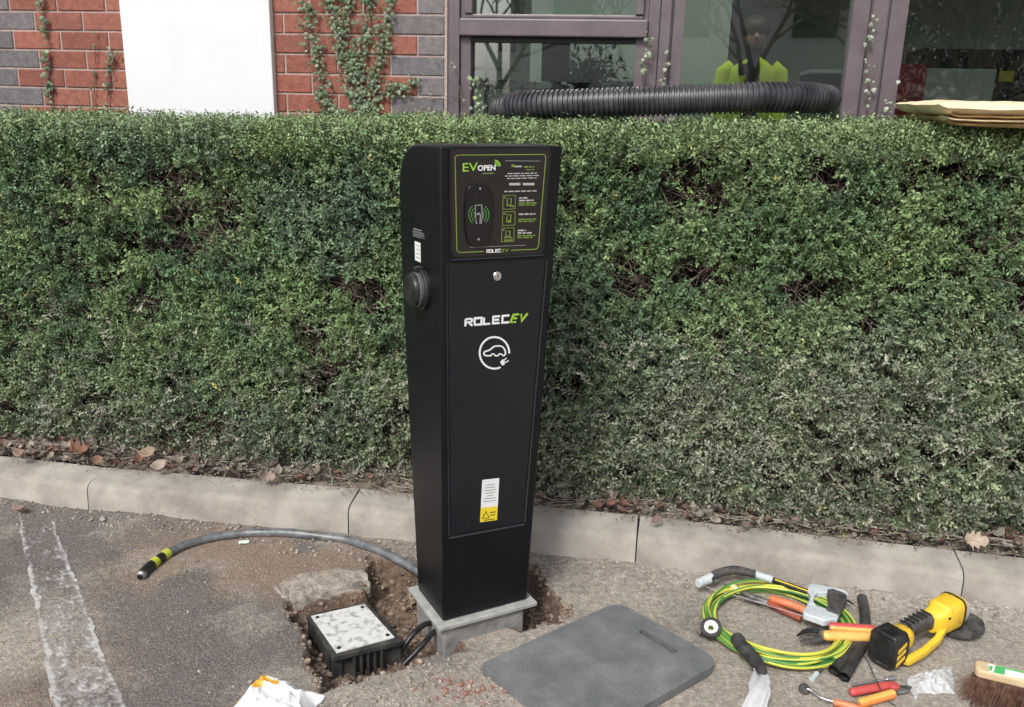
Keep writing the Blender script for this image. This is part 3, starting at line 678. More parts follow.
m = MB(); fquad(m, [(482.3, 480), (499.3, 478), (497.8, 506), (480.8, 508)], .0042, .0003); st = m.build('instruction_sticker', M['white'], door)
m = MB(); fquad(m, [(480.8, 508), (497.8, 506), (497, 520), (480, 522.3)], .0042, .0003); st2 = m.build('warning_sticker', M['yellow'], door)
m = MB()
for k in range(7):
    y = 485+k*2.7; w = random.uniform(6, 13) if k else 9
    ribbon(m, [(490.2-w/2-k*.1, y+.3), (490.2+w/2-k*.1, y-.7)], .75, .0046)
m.build('small_print', M['greyp'], st)
m = MB(); ribbon(m, [(482.5, 518.6), (486, 511.3), (489, 517.7)], .8, .0046, True); ribbon(m, [(490, 512.5), (496, 511.8)], .8, .0046); ribbon(m, [(490, 515.3), (495.4, 514.7)], .8, .0046); ribbon(m, [(484, 520.3), (494.6, 519.0)], .7, .0046)
m.build('warning_print', M['gap'], st2)
# fascia
def fz(x, y): return (440+x/6.15, 145+y/6.15)
def rrect(q, r, n=5):    # rounded quad (tl,tr,br,bl)
    q = [Vector((*a, 0)) for a in q]; out = []
    for i in range(4):
        p = q[i]; a = (q[i-1]-p).normalized()*r+p; b_ = (q[(i+1) % 4]-p).normalized()*r+p
        for k in range(n+1): t = k/n; v = a*(1-t)**2+p*2*t*(1-t)+b_*t*t; out.append((v.x, v.y))
    return out
m = MB(); m.prism([fp(*q, .003) for q in rrect([fz(52, 12), fz(692, 12), fz(640, 682), fz(64, 700)], 9)], D_*.004); fb = m.build('fascia_bezel', M['gloss'], ped, bevel=.001)
m = MB(); m.prism([fp(*q, .0045) for q in rrect([fz(66, 26), fz(677, 26), fz(628, 668), fz(78, 688)], 7.5)], D_*.003); fa = m.build('fascia', M['fascia'], ped, bevel=.0006)
OF = .0050
bd = rrect([fz(92, 62), fz(652, 58), fz(604, 640), fz(104, 662)], 4)
m = MB(); cut = [p for p in bd]
ribbon(m, bd, .85, OF, True); m.build('green_border', M['lime'], fa)
m = MB(); fquad(m, [fz(272, 640), fz(436, 634), fz(436, 664), fz(270, 672)], .0053, .0004); bp_ = m.build('border_break', M['fascia'], fa)
techno('ROLEC', [fz(287, 644), fz(378, 641), fz(378, 658), fz(287, 661)], .75, .0057, M['white'], fa)
techno('EV', [fz(382, 641), fz(424, 639), fz(421, 656), fz(379, 658)], .7, .0057, M['lime'], fa, .3)
text('EV', [fz(140, 112), fz(232, 108), fz(232, 160), fz(140, 164)], M['green'], fa, OF, bold=.004)
text('OPEN', [fz(232, 124), fz(342, 122), fz(342, 156), fz(232, 160)], M['white'], fa, OF, bold=.03)
m = MB(); ribbon(m, [fz(262, 176), fz(332, 173)], 1.3, OF); m.build('logo_underline', M['dgreen'], fa)
m = MB()
for r in (12, 24, 36): ribbon(m, [fz(334+r*math.cos(a), 130-r*math.sin(a)) for a in [math.radians(t) for t in range(0, 95, 12)]], 1.2, OF)
m.build('signal_mark', M['green'], fa)
mw = MB(); mgd = MB(); mg2 = MB(); rr = random.Random(4)
def words(m, x0, x1, y, h, slope=-.02, wmin=14, wmax=40, gap=6):
    x = x0
    while x < x1-6:
        w = min(rr.uniform(wmin, wmax), x1-x); ribbon(m, [fz(x, y+slope*(x-x0)), fz(x+w, y+slope*(x+w-x0))], h/6.15, OF); x += w+gap
ribbon(mg2, [fz(400, 97), fz(618, 99)], .5, OF); ribbon(mg2, [fz(182, 630), fz(526, 616)], .4, OF)
words(mgd, 440, 462, 128, 16); words(mw, 462, 515, 132, 9, wmin=40, wmax=50); words(mgd, 518, 580, 135, 8); words(mgd, 530, 580, 152, 5)
words(mw, 416, 596, 176, 6); words(mw, 400, 608, 191, 6); words(mw, 412, 594, 206, 6); words(mw, 394, 606, 286, 7, wmin=20)
for x0, x1 in ((426, 494), (510, 580)): ribbon(mw, [fz(x0, 241), fz(x1, 240)], 2.4, OF)
for k, (x, y) in enumerate([(388, 312), (386, 412), (380, 512)]):
    ribbon(mgd, [fz(x, y), fz(x+76, y-3), fz(x+74, y+80), fz(x-2, y+84)], .55, OF, True)
    ribbon(mg2, [fz(x+6, y+12), fz(x+16, y+11)], 1.0, OF)
    ribbon(mgd, [fz(x+26, y+18), fz(x+50, y+17), fz(x+48, y+58), fz(x+24, y+60)], .7, OF, True)
    words(mw, x+98, x+150 if k != 1 else x+200, y+14, 9); 
    if k != 1: words(mw, x+98, x+188, y+30, 9)
    words(mgd, x+96, x+206, y+46, 7); words(mgd, x+96, x+196, y+58, 6)
ribbon(mgd, [fz(416, 366), fz(430, 376), fz(446, 372), fz(456, 384)], 1.0, OF); ribbon(mgd, [fz(418, 470), fz(436, 470)], 2.4, OF)
ribbon(mgd, [fz(392, 574), fz(406, 562), fz(430, 562), fz(444, 576)], 1.0, OF); ribbon(mgd, [fz(396, 586), fz(446, 584)], 1.2, OF)
mw.build('white_print', M['dimw'], fa); mgd.build('green_print', M['lime'], fa); mg2.build('grey_print', M['greyp'], fa)
# card reader
rd = [fz(*q) for q in bez([(205, 242), (245, 238), (290, 242), (312, 265), (326, 330), (328, 420), (318, 520), (298, 600), (268, 620), (230, 624), (192, 614), (170, 590), (156, 500), (154, 410), (162, 320), (178, 262), (205, 242)], 3)][:-1]
m = MB(); m.prism([fp(*q, .011) for q in rd], D_*.007); rdo = m.build('card_reader', M['gloss'], ped, bevel=.0025, bseg=3, smooth=True, angle=50)
ORD = .0114
for (x, y) in ((246, 268), (236, 580)):
    m = MB(); m.lathe(fp(*fz(x, y), .0108), FN, [(0, .0032), (.0012, .0030), (.0018, .0015)], 14); m.build('screw', M['chrome'], rdo, smooth=True)
m = MB()
for r in (30, 46, 62):
    for sg in (1, -1): ribbon(m, [fz(239+sg*r*math.cos(a), 428-r*math.sin(a)*1.05) for a in [math.radians(t) for t in range(-52, 53, 13)]], .8, ORD)
m.build('wave_print', mat('wave_green', (.08, .24, .06), rough=.4), rdo)
m = MB(); ribbon(m, [fz(216, 372), fz(256, 368), fz(260, 430), fz(254, 484)], .8, ORD); ribbon(m, [fz(216, 372), fz(222, 484)], .8, ORD)
ribbon(m, [fz(*q) for q in bez([(226, 484), (218, 440), (228, 424), (236, 428), (238, 418), (246, 424), (248, 444), (246, 484)], 3)], .9, ORD); m.build('hand_and_card_print', M['greyp'], rdo)
# left side: socket with cap, stickers
def sp_(px, py, out=0):
    return PV(px, py, C0+E_*(a0_(1.05)-out), E_)
sc = sp_(423, 289); AX = -E_
m = MB(); m.lathe(sc, AX, [(-.004, .056), (.010, .056), (.013, .053), (.013, .049)], 36); sk = m.build('socket_ring', M['black'], ped, smooth=True)
m = MB(); m.lathe(sc+AX*.012, AX, [(0, .047), (.003, .049), (.012, .049), (.014, .047)], 36); m.build('cap_rim', mat('grey_cap_rim', (.10, .105, .11), rough=.4), sk, smooth=True)
m = MB(); m.lathe(sc+AX*.026, AX, [(0, .046), (.008, .046), (.013, .043), (.014, .030), (.0145, .001)], 36); cp = m.build('socket_cap', M['black'], sk, smooth=True)
m = MB(); m.box(sc+AX*.012+ZV*.056, (.03, .018, .014), (E_, D_, ZV)); m.build('hinge', M['black'], sk, bevel=.002)
def sq(m, q, out=.0006): m.prism([sp_(x, y, out) for x, y in q], E_*.0005)
m = MB(); sq(m, [(414.7, 241), (420.4, 243), (420.6, 262.5), (415, 260)]); s1 = m.build('white_label', M['lblwhite'], ped)
m = MB(); sq(m, [(412.2, 225.5), (424.2, 229), (424.6, 239.5), (412.6, 236)]); s3 = m.build('rating_label', mat('label_grey', (.06, .06, .062), rough=.4), ped)
m = MB()
for k, (x, w) in enumerate(((413.5, 8), (413.5, 10), (413.5, 10), (413.5, 7))):
    y = 228.5+k*2.4; ribbon(m, [(x, y), (x+w, y+w*.29)], .9 if k == 0 else .45, 0, plane=lambda a, b: sp_(a, b, .0013))
m.build('label_print', M['greyp'], s3)
m = MB()
for k in range(4): y = 245+k*4; ribbon(m, [(415.8, y), (419.8, y+1.3)], .6, 0, plane=lambda a, b: sp_(a, b, .0013))
m.build('label_print', M['greyp'], s1)
c = C0+E_*(a1_(1.28)+.002)+D_*.13+ZV*1.27
m = MB(); m.lathe(c, E_, [(-.01, .05), (.012, .05), (.024, .042), (.026, .001)], 28); m.build('socket_cap', M['black'], ped, smooth=True)
# base plate and foundation
m = MB(); m.hexa([C0+E_*a+D_*d+ZV*z for z in (-.013, 0) for a, d in ((-.022, -.026), (.302, -.026), (.302, .222), (-.022, .222))]); m.build('base_plate', M['galv'], ped, bevel=.002)
m = MB(); m.hexa([C0+E_*a+D_*d+ZV*z for z in (-.17, -.0135) for a, d in ((-.004, -.016), (.262, -.016), (.262, .20), (-.004, .20))]); m.build('foundation_block', M['found'], ped, bevel=.006)
# ================================================================ trench objects
zt = -.004
T4 = [P(306, 614.5, zt), P(367.6, 602, zt), P(402.5, 640.5, zt), P(333, 657, zt)]   # back-left, back-right, front-right, front-left
bx_ = thing('ribbed_utility_box', (T4[0]+T4[2])/2-ZV*.08, 'black ribbed box with a speckled white lid set in the trench left of the pedestal', 'utility box')
cen = (T4[0]+T4[1]+T4[2]+T4[3])/4
def ins(k, z): return [cen+(p-cen)*k+ZV*z for p in T4]
m = MB(); m.hexa(ins(1.0, -.016)+ins(1.0, 0)); m.build('rim', M['dusty'], bx_, bevel=.002)
m = MB(); m.hexa(ins(.84, -.10)+ins(.84, -.0165)); m.build('housing', M['dusty'], bx_)
m = MB()
for side in range(4):
    A, B_ = T4[side], T4[(side+1) % 4]; nrm = ((A+B_)/2-cen).normalized(); t = (B_-A).normalized(); Lg = (B_-A).length
    for k in (range(9) if side != 2 else (2.2, 3.1, 4.0, 4.9, 5.8)):
        q = A+t*Lg*(.06+.11*k); m.box(q-nrm*.014-ZV*.055, (.004, .028, .078), (t, nrm, ZV))
m.build('cooling_ribs', M['dusty'], bx_)
lt = [P(311, 616, 0), P(364.5, 604, 0), P(394.5, 637, 0), P(336.5, 652.5, 0)]
m = MB(); m.hexa([p+ZV*(-.004) for p in lt]+[p+ZV*.001 for p in lt]); ld = m.build('lid_plate', M['lid'], bx_, bevel=.001)
for i in range(4):
    lc = sum(lt, Vector())/4; q = lt[i]+(lc-lt[i])*.16; m = MB(); m.lathe(q+ZV*.001, ZV, [(0, .006), (.0015, .006), (.002, .004)], 14); m.build('screw', M['black'], ld)
# broken concrete piece
def slab(name, pts, th, z, mt, lab, cat, seed, bev=.006):
    r_ = random.Random(seed); top = []
    for i in range(len(pts)):
        a = P(*pts[i], z); b_ = P(*pts[(i+1) % len(pts)], z)
        for k in range(6): top.append(a.lerp(b_, k/6)+Vector((r_.uniform(-.004, .004), r_.uniform(-.004, .004), r_.uniform(-.003, .003))))
    m = MB(); m.prism(top, (0, 0, -th)); c = sum(top, Vector())/len(top)
    o = m.build(name, mt, origin=c, bevel=bev); tag(o, lab, cat); return o
slab('concrete_slab', [(274, 586), (298, 574), (345, 568), (366, 572), (371, 586), (330, 595), (294, 600), (282, 596)], .045, .004, M['slab'], 'broken flat lump of concrete behind the ribbed box', 'concrete lump', 3)
# conduit
pth = [G(x, y, .012) for x, y in [(140, 577), (148, 568), (158, 560), (170, 552), (186, 545), (215, 537), (250, 533), (290, 533), (325, 537), (352, 541)]]+[P(380, 551, .012), P(400, 560.5, .010)]
pth += [P(416, 569.5, .004), P(436, 582, -.02)]
pp_ = spline(pth, 7)
cdt = thing('conduit', pth[5], 'grey black conduit curving over the tarmac from its taped end to the pedestal', 'conduit')
i1 = 8
MB().tube(pp_[i1:], .0150, 14).build('pipe', M['pipe'], cdt, smooth=True)
MB().tube(pp_[2:i1+10], .0165, 14).build('wrap', M['black'], cdt, smooth=True)
MB().tube(pp_[0:4], [.010, .0165, .017, .016], 14).build('end_ferrule', M['steel'], cdt, smooth=True)
MB().lathe(pp_[0]-(pp_[1]-pp_[0]).normalized()*.001, pp_[0]-pp_[1], [(0, .0095), (.0012, .006)], 14).build('end_opening', M['gap'], cdt)
for k in (10, 17): MB().tube(pp_[k:k+4], .0175, 14).build('tape_band', mat('yellow_green_tape', (.42, .48, .04), (.5, .56, .07), rough=.4), cdt, smooth=True)
# cables
for lb, pts in (('upper black cable looping from the ribbed box to the pedestal base', [P(398, 655, -.07), P(405, 645, -.045), P(414, 633, -.02), P(426, 624, -.018), P(438, 624, -.03), P(450, 622, -.06)]),
                ('lower black cable bulging beside the pedestal foundation', [P(404, 664, -.07), P(413, 655, -.05), P(424, 643, -.03), P(434, 632, -.028), P(444, 630, -.05), P(452, 630, -.09)])):
    o = MB().tube(spline(pts, 8), .0085, 12).build('black_cable', M['black'], origin=pts[2], smooth=True); tag(o, lb, 'cable', 'black cables in the trench')
# ================================================================ rubber mat
def holed_prism(outer, holes, z0, z1):
    bm = bmesh.new(); es = []
    for lp in [outer]+holes:
        vs = [bm.verts.new((p[0], p[1], z1)) for p in lp]; es += [bm.edges.new((vs[i], vs[(i+1) % len(vs)])) for i in range(len(vs))]
    bmesh.ops.triangle_fill(bm, use_beauty=True, edges=es)
    for hl in holes:
        bad = [f for f in bm.faces if sdpoly(np.array([f.calc_center_median().x]), np.array([f.calc_center_median().y]), [tuple(q) for q in hl])[0] < -1e-5]
        bmesh.ops.delete(bm, geom=bad, context='FACES_ONLY')
    r = bmesh.ops.extrude_face_region(bm, geom=bm.faces[:]); 
    for v in [g_ for g_ in r['geom'] if isinstance(g_, bmesh.types.BMVert)]: v.co.z = z0
    bm.verts.index_update(); m = MB(); m.add([v.co.copy() for v in bm.verts], [tuple(v.index for v in f.verts) for f in bm.faces]); bm.free(); return m
def round_poly(q, r, n=6):
    q = [Vector(a).to_3d() if len(a) == 3 else Vector((*a, 0)) for a in q]; out = []
    for i in range(len(q)):
        p = q[i]; rr_ = r[i] if isinstance(r, (list, tuple)) else r
        a = (q[i-1]-p).normalized()*rr_+p; b_ = (q[(i+1) % len(q)]-p).normalized()*rr_+p
        for k in range(n+1): t = k/n; out.append(a*(1-t)**2+p*2*t*(1-t)+b_*t*t)
    return out
zm = .027
Lc, Tc, Rc = P(480, 664, zm), P(618, 601, zm), P(722, 661, zm); Bc = Lc+Rc-Tc
outer = [(v.x, v.y) for v in round_poly([tuple(v) for v in (Lc, Tc, Rc, Bc)], [.02, .06, .06, .05])]
sa_, sb_ = P(644, 632, zm), P(673, 650, zm); dd = (sb_-sa_).normalized(); nn = Vector((-dd.y, dd.x, 0))*.0125; sa_ -= dd*.012; sb_ += dd*.012
slot = [(v.x, v.y) for v in round_poly([tuple(v) for v in (sa_+nn, sb_+nn, sb_-nn, sa_-nn)], .009, 4)]
m = holed_prism(outer, [slot], .002, zm); o = m.build('rubber_mat', M['rubber'], origin=(Tc+Bc)/2, bevel=.003); tag(o, 'dusty dark grey rubber mat with a hand slot lying in front of the pedestal', 'mat')
# ================================================================ carrier bag (crumpled)
def crumple(name, pts, h, z, mt, lab, cat, seed, amp=.5, n=70, mats=None, pattern=None, fs_=18):
    poly = [tuple(P(a, b, z).xy) for a, b in pts]; px = [p[0] for p in poly]; py = [p[1] for p in poly]
    x0, x1, y0, y1 = min(px)-.01, max(px)+.01, min(py)-.01, max(py)+.01
    gx, gy = np.meshgrid(np.linspace(x0, x1, n), np.linspace(y0, y1, n))
    sd = -sdpoly(gx, gy, poly)+(fbm(gx*fs_*1.5, gy*fs_*1.5, seed+3, 3)-.5)*.02
    r1 = 1-np.abs(2*fbm(gx*fs_, gy*fs_, seed, 4)-1); r2 = 1-np.abs(2*fbm(gx*fs_*2.3+5, gy*fs_*2.3, seed+1, 3)-1)
    hh = h*np.clip(sst(0, .06, sd), 0, 1)**.6*(1-amp+amp*(r1**3*1.2+.5*r2**3))
    zz = ground_z(gx, gy)+z*0+.002+hh
    I = np.arange(n*n).reshape(n, n); ok = sd > 0; q = []
    mi = []
    for i in range(n-1):
        for j in range(n-1):
            if ok[i, j] and ok[i+1, j] and ok[i, j+1] and ok[i+1, j+1]:
                q.append((int(I[i, j]), int(I[i, j+1]), int(I[i+1, j+1]), int(I[i+1, j])))
                mi.append(1 if pattern is not None and pattern(gx[i, j], gy[i, j]) else 0)
    V = np.stack([gx, gy, zz], -1).reshape(-1, 3); used = sorted({k for f in q for k in f}); mp = {k: i for i, k in enumerate(used)}
    m = MB(); m.add([tuple(V[k]) for k in used], [tuple(mp[k] for k in f) for f in q]); m.m = mi
    c = (sum(px)/len(px), sum(py)/len(py), 0)
    me = bpy.data.meshes.new(name); me.from_pydata([(v[0]-c[0], v[1]-c[1], v[2]) for v in m.v], [], m.f)
    for t in (mt if isinstance(mt, list) else [mt]): me.materials.append(t)
    me.polygons.foreach_set('material_index', mi); me.polygons.foreach_set('use_smooth', [True]*len(mi))
    o = bpy.data.objects.new(name, me); C.objects.link(o); o.location = c
    so_ = o.modifiers.new('t', 'SOLIDIFY'); so_.thickness = .0006
    tag(o, lab, cat); return o
cA = P(255, 695, 0); 
crumple('carrier_bag', [(228, 709), (238, 697), (256, 685), (276, 681), (292, 682), (306, 692), (326, 697), (318, 706), (330, 740), (232, 745)], .055, .01, [M['bag'], M['bago']],
        'crumpled white carrier bag with orange print at the bottom left of the trench', 'plastic bag', 5, amp=.42, n=110, fs_=9,
        pattern=lambda x, y: (abs((x-cA.x)*.45+(y-cA.y)-.0) < .011 and x < cA.x+.07) or (abs((x-cA.x)*.1+(y-cA.y)+.035) < .016 and x < cA.x+.03))
crumple('small_polythene_bag', [(912, 670), (930, 667), (955, 662), (953, 675), (956, 690), (940, 692), (925, 690), (916, 697), (911, 690), (906, 678)], .028, .01, M['poly'],
        'small clear polythene bag lying between the angle grinder and the broom head', 'plastic bag', 9, amp=.7, n=80, fs_=30)
# ================================================================ cable coil
cc = P(777, 625, .01); R0 = .205
coil = thing('cable_coil', cc, 'coil of green and yellow earth cable lying by the kerb under the hacksaw', 'cable')
def coil_pts(turns, r0, r1, ph, z0, seed):
    r_ = random.Random(seed); out = []; n = int(turns*64); ox, oy = 0, 0
    for i in range(n+1):
        t = i/n; a = ph+2*PI*turns*t
        rr_ = r0+(r1-r0)*t+.010*math.sin(a*1.0+ph*3)+.005*math.sin(3*a+ph)
        out.append(cc+Vector((math.cos(a)*rr_*1.02+.004*math.sin(2*PI*t*3), math.sin(a)*rr_, z0+.006*math.sin(a*2+seed)+.008*t-.004)))
    return out
def stripe_tube(m, pts, r, ph):
    seg = 10; b0 = len(m.f); m.tube(pts, r, seg, cap=True)
    for i in range(len(pts)-1):
        for k in range(seg):
            # yellow faces outwards on the near side, green inwards
            m.m[b0+i*seg+k] = 1 if (k+i//9) % seg not in (2, 3, 4) else 0
m = MB()
for k, (r0, r1, z0, ph) in enumerate([(.222, .214, .006, .3), (.208, .200, .008, 1.7), (.194, .186, .008, 3.0), (.182, .172, .010, 3.9), (.214, .192, .018, 4.1), (.200, .172, .022, 5.2), (.188, .180, .020, 1.2), (.218, .205, .014, .8), (.203, .192, .020, 1.1)]):
    stripe_tube(m, coil_pts(1.02+.06*k/4, r0, r1, ph, z0, k), .0052, 7)
m.build('cable', [M['grn'], M['yel']], coil, smooth=True)
t0 = cc+Vector((math.cos(2.05)*.193, math.sin(2.05)*.193, .018)); m = MB(); m.box(t0, (.018, .04, .016), (Vector((.95, .3, 0)), Vector((-.3, .95, 0)), ZV)); m.build('cable_tag', mat('cream_tag', (.72, .70, .42), rough=.5), coil, bevel=.002)
# ================================================================ hacksaw
hs = thing('hacksaw', P(775, 590, .01), 'hacksaw with black tubular frame and light grey handle lying across the coil', 'hacksaw')
z = .045
MB().tube(spline([P(697+13, 580, z), P(718, 573.5, z+.01), P(735, 570, z+.012), P(755, 574, z+.005)], 6), [.013]*4+[.0165]*11+[.015]*4, 12, flat=.8).build('rubber_bow', M['tgrey'], hs, smooth=True)
m = MB(); m.tube([P(715, 576.5, z), P(698, 583.5, z)], [.0165, .0145], 12); m.build('nose_cap', M['lgrey'], hs, smooth=True, bevel=.002)
MB().tube([P(751, 573, z), P(773, 580, z)], .0125, 14).build('sleeve', M['lgrey'], hs, smooth=True, bevel=.001)
MB().tube([P(772, 579.7, z), P(810, 593, z)], .0095, 14).build('frame_tube', M['black'], hs, smooth=True)
MB().tube([P(775, 579.2, z+.009), P(808, 591, z+.009)], .002, 6).build('frame_lettering_strip', M['yellow'], hs)
hz = z-.012
def hp(x, y): return P(x, y, hz)
def z4(x, y): return (760+x/7.86, 560+y/7.86)
out_ = [hp(*z4(*q)) for q in [(372, 238), (420, 232), (560, 258), (660, 282), (692, 305), (684, 335), (630, 320), (540, 300), (450, 300), (420, 330), (418, 375), (440, 405), (520, 430), (600, 455), (612, 490), (600, 515), (560, 512), (500, 528), (440, 505), (340, 470), (330, 448), (362, 405), (392, 330), (366, 290)]]
m = MB(); m.prism(out_, (0, 0, .022)); m.build('handle', M['lgrey'], hs, bevel=.004, bseg=3, smooth=True)
gp_ = [hp(*z4(*q)) for q in [(520, 285), (560, 278), (640, 305), (680, 330), (668, 370), (640, 440), (625, 490), (590, 478), (520, 455), (508, 430), (535, 400), (530, 340)]]
m = MB(); m.prism([p-ZV*.003 for p in gp_], (0, 0, .029)); m.build('grip', M['tgrey'], hs, bevel=.005, bseg=3, smooth=True)
m = MB(); a, b_ = P(700, 585, z-.02), P(803, 616, z-.02); t = (b_-a).normalized(); m.box((a+b_)/2, ((b_-a).length, .0012, .013), (t, Vector((-t.y, t.x, 0))*.5+ZV*.86, Vector((-t.y, t.x, 0))*.86-ZV*.5)); m.build('blade', M['steel'], hs)
m = MB(); a = P(847, 600, z-.005); b_ = P(853, 604, z-.005); m.tube([a, b_], .003, 8); m.build('tension_screw', M['black'], hs)
# orange handled cutter under the saw
oc = thing('orange_handled_pliers', P(785, 610, .01), 'pliers with orange handles lying inside the coil under the hacksaw', 'pliers')
MB().tube(spline([P(770, 598, .028), P(782, 602, .03), P(795, 606, .03), P(806, 611, .03)], 5), [.008]+[.0125]*14+[.011], 12).build('handle', M['orange'], oc, smooth=True)
MB().tube(spline([P(766, 602, .018), P(780, 609, .018), P(795, 616, .018), P(801, 619, .018)], 5), [.006]+[.0095]*14+[.008], 12).build('handle', mat('dull_red_handle', (.30, .07, .04), rough=.5), oc, smooth=True)
MB().tube([P(768, 601, .024), P(752, 596, .022), P(740, 590, .02), P(733, 588, .02)], [.008, .012, .009, .004], 10, flat=.6).build('jaw', M['steel'], oc, smooth=True)
MB().tube([P(768, 603, .020), P(750, 600, .018), P(738, 595, .018)], [.007, .008, .003], 10, flat=.6).build('jaw', M['steel'], oc, smooth=True)
# red and yellow cable cutters
cu_ = thing('cable_cutters', P(830, 635, .01), 'cable cutters with long red and yellow handles lying across the coil beside the battery', 'cutters')
def two_tone(nm, a, b_, r, parent, ma=M['red'], mb=M['hyel']):
    pts = spline([a, a.lerp(b_, .33), a.lerp(b_, .66), b_], 4); h = MB().tube(pts, [r*.75]+[r]*(len(pts)-2)+[r*.8], 14).build(nm, ma, parent, smooth=True)
    of = Vector((0, -r*.35, -r*.15)); MB().tube([p+of for p in pts], [r*.55]+[r*.86]*(len(pts)-2)+[r*.6], 14).build('inner_grip', mb, h, smooth=True); return h
two_tone('handle', P(829, 626, .050), P(874, 629, .052), .012, cu_)
two_tone('handle', P(823, 635, .040), P(871, 636.5, .040), .0135, cu_, M['hyel'], M['hyel'])
m = MB(); m.tube(spline([P(826, 633, .032), P(815, 630, .03), P(806, 631, .03), P(797, 636, .03)], 4), [.012, .013, .014, .014, .014, .013, .012, .011, .010, .008, .006, .004, .003], 10, flat=.5).build('jaw', M['black'], cu_, smooth=True)
m = MB(); m.tube(spline([P(826, 636, .03), P(816, 640, .028), P(806, 640, .026), P(800, 642, .026)], 4), [.011, .012, .012, .012, .011, .010, .009, .008, .007, .006, .005, .004, .003], 10, flat=.5).build('jaw', M['tgrey'], cu_, smooth=True)
MB().lathe(P(822, 635, .03), ZV, [(0, .010), (.012, .010), (.014, .006)], 14).build('pivot', M['steel'], cu_, smooth=True)
# tubes
def hollow(name, pts, r, lab, gr):
    pts = spline(pts, 6); m = MB(); m.tube(pts, r, 16, cap=False); m.tube(pts, r*.8, 16, cap=False); n = len(pts)
    o = m.build(name, M['dusty'], origin=pts[n//2], smooth=True); tag(o, lab, 'tube', gr)
hollow('black_tube', [P(862, 598, .016), P(865, 615, .02), P(864, 640, .020), P(855, 658, .018), P(844, 677, .016)], .0155, 'long black plastic tube running from the kerb past the grinder battery', 'black tubes by the coil')
hollow('black_tube', [P(858, 644, .016), P(848, 656, .016), P(834, 671, .016)], .0165, 'short black plastic tube with its open end left of the long one', 'black tubes by the coil')
# marker-like tool with silver ends
mk = thing('socket_extension', P(822, 668, .01), 'thin dark bar with bright metal ends lying left of the short black tube', 'tool')
MB().tube([P(814, 677, .008), P(832, 657, .010)], .0058, 12).build('bar', M['tgrey'], mk, smooth=True)
MB().tube([P(811.5, 679.5, .008), P(817, 673.5, .008)], .0075, 12).build('metal_end', M['lgrey'], mk, smooth=True)
MB().tube([P(829, 660, .010), P(834, 654, .010)], .008, 12).build('metal_end', M['lgrey'], mk, smooth=True)
# hook with knob
hk = thing('hook_tool', P(815, 695, .01), 'steel hook with a dark round knob and orange handle in front of the coil', 'tool')
MB().lathe(P(804, 692, .0), ZV, [(0, .009), (.004, .014), (.014, .015), (.020, .011), (.022, .001)], 18).build('knob', M['tgrey'], hk, smooth=True)
MB().tube(spline([P(803, 687, .018), P(812, 691, .016), P(822, 698, .014), P(835, 702, .012)], 5), .0034, 10).build('hook', M['chrome'], hk, smooth=True)
MB().tube(spline([P(833, 702, .012), P(850, 706, .013), P(870, 712, .013)], 5), [.006]+[.009]*9+[.007], 12).build('handle', M['orange'], hk, smooth=True)
# red/orange pliers near
pl_ = thing('electrician_pliers', P(885, 692, .01), 'red and orange insulated pliers lying in front of the battery', 'pliers')
two_tone('handle', P(850, 692, .012), P(889, 685, .016), .0105, pl_, M['red'], M['red'])
two_tone('handle', P(859, 703, .010), P(894, 693, .014), .0115, pl_, M['hyel'], mat('warm_orange', (.75, .25, .06), rough=.4))
m = MB(); m.lathe(P(893, 690, .004), ZV, [(0, .015), (.016, .015), (.020, .010)], 18).build('pivot', M['red'], pl_, smooth=True)
MB().tube([P(896, 689, .012), P(903, 688, .012), P(911, 687, .012)], [.011, .009, .004], 10, flat=.6).build('jaw', M['tgrey'], pl_, smooth=True)
MB().tube([P(896, 692, .012), P(903, 691, .012), P(910, 690, .012)], [.009, .008, .003], 10, flat=.6).build('jaw', M['steel'], pl_, smooth=True)
sd_ = thing('screwdriver_blade', P(870, 683, .01), 'thin bright steel rod lying just above the red pliers', 'tool')
MB().tube([P(852, 685, .010), P(888, 679, .022)], .0028, 10).build('rod', M['chrome'], sd_, smooth=True); MB().tube([P(887, 679.3, .022), P(895, 677.8, .024)], .006, 8).build('tip', M['chrome'], sd_, smooth=True)
o = MB().tube(spline([P(858, 648, .006), P(868, 662, .004), P(878, 684, .03), P(888, 700, .006), P(896, 706, .004)], 6), .0012, 6).build('thin_wire', M['black'], origin=P(870, 670, 0)); tag(o, 'thin black wire running across the red pliers', 'wire')
# tape roll
tr_ = thing('tape_roll', P(711, 630, .01), 'small roll of black insulating tape with a white core by the left of the coil', 'tape')
tx = Vector((-.15, -.55, .82)).normalized(); tcn = P(711, 628, .040)
m = MB(); m.lathe(tcn-tx*.010, tx, [(0, .019), (0, .030), (.019, .030), (.019, .019)], 30, cap=False); m.build('tape', M['black'], tr_, smooth=True)
m = MB(); m.lathe(tcn-tx*.010, tx, [(0, .008), (0, .0200), (.0193, .0200), (.0193, .017), (.012, .008), (0, .008)], 30, cap=False); m.build('core', M['desk'], tr_, smooth=True)
MB().tube(spline([tcn+Vector((-.028, -.005, -.012)), P(701, 636, .006), P(697, 632, .004)], 4), .003, 8, flat=.3).build('tape_tail', M['black'], tr_)
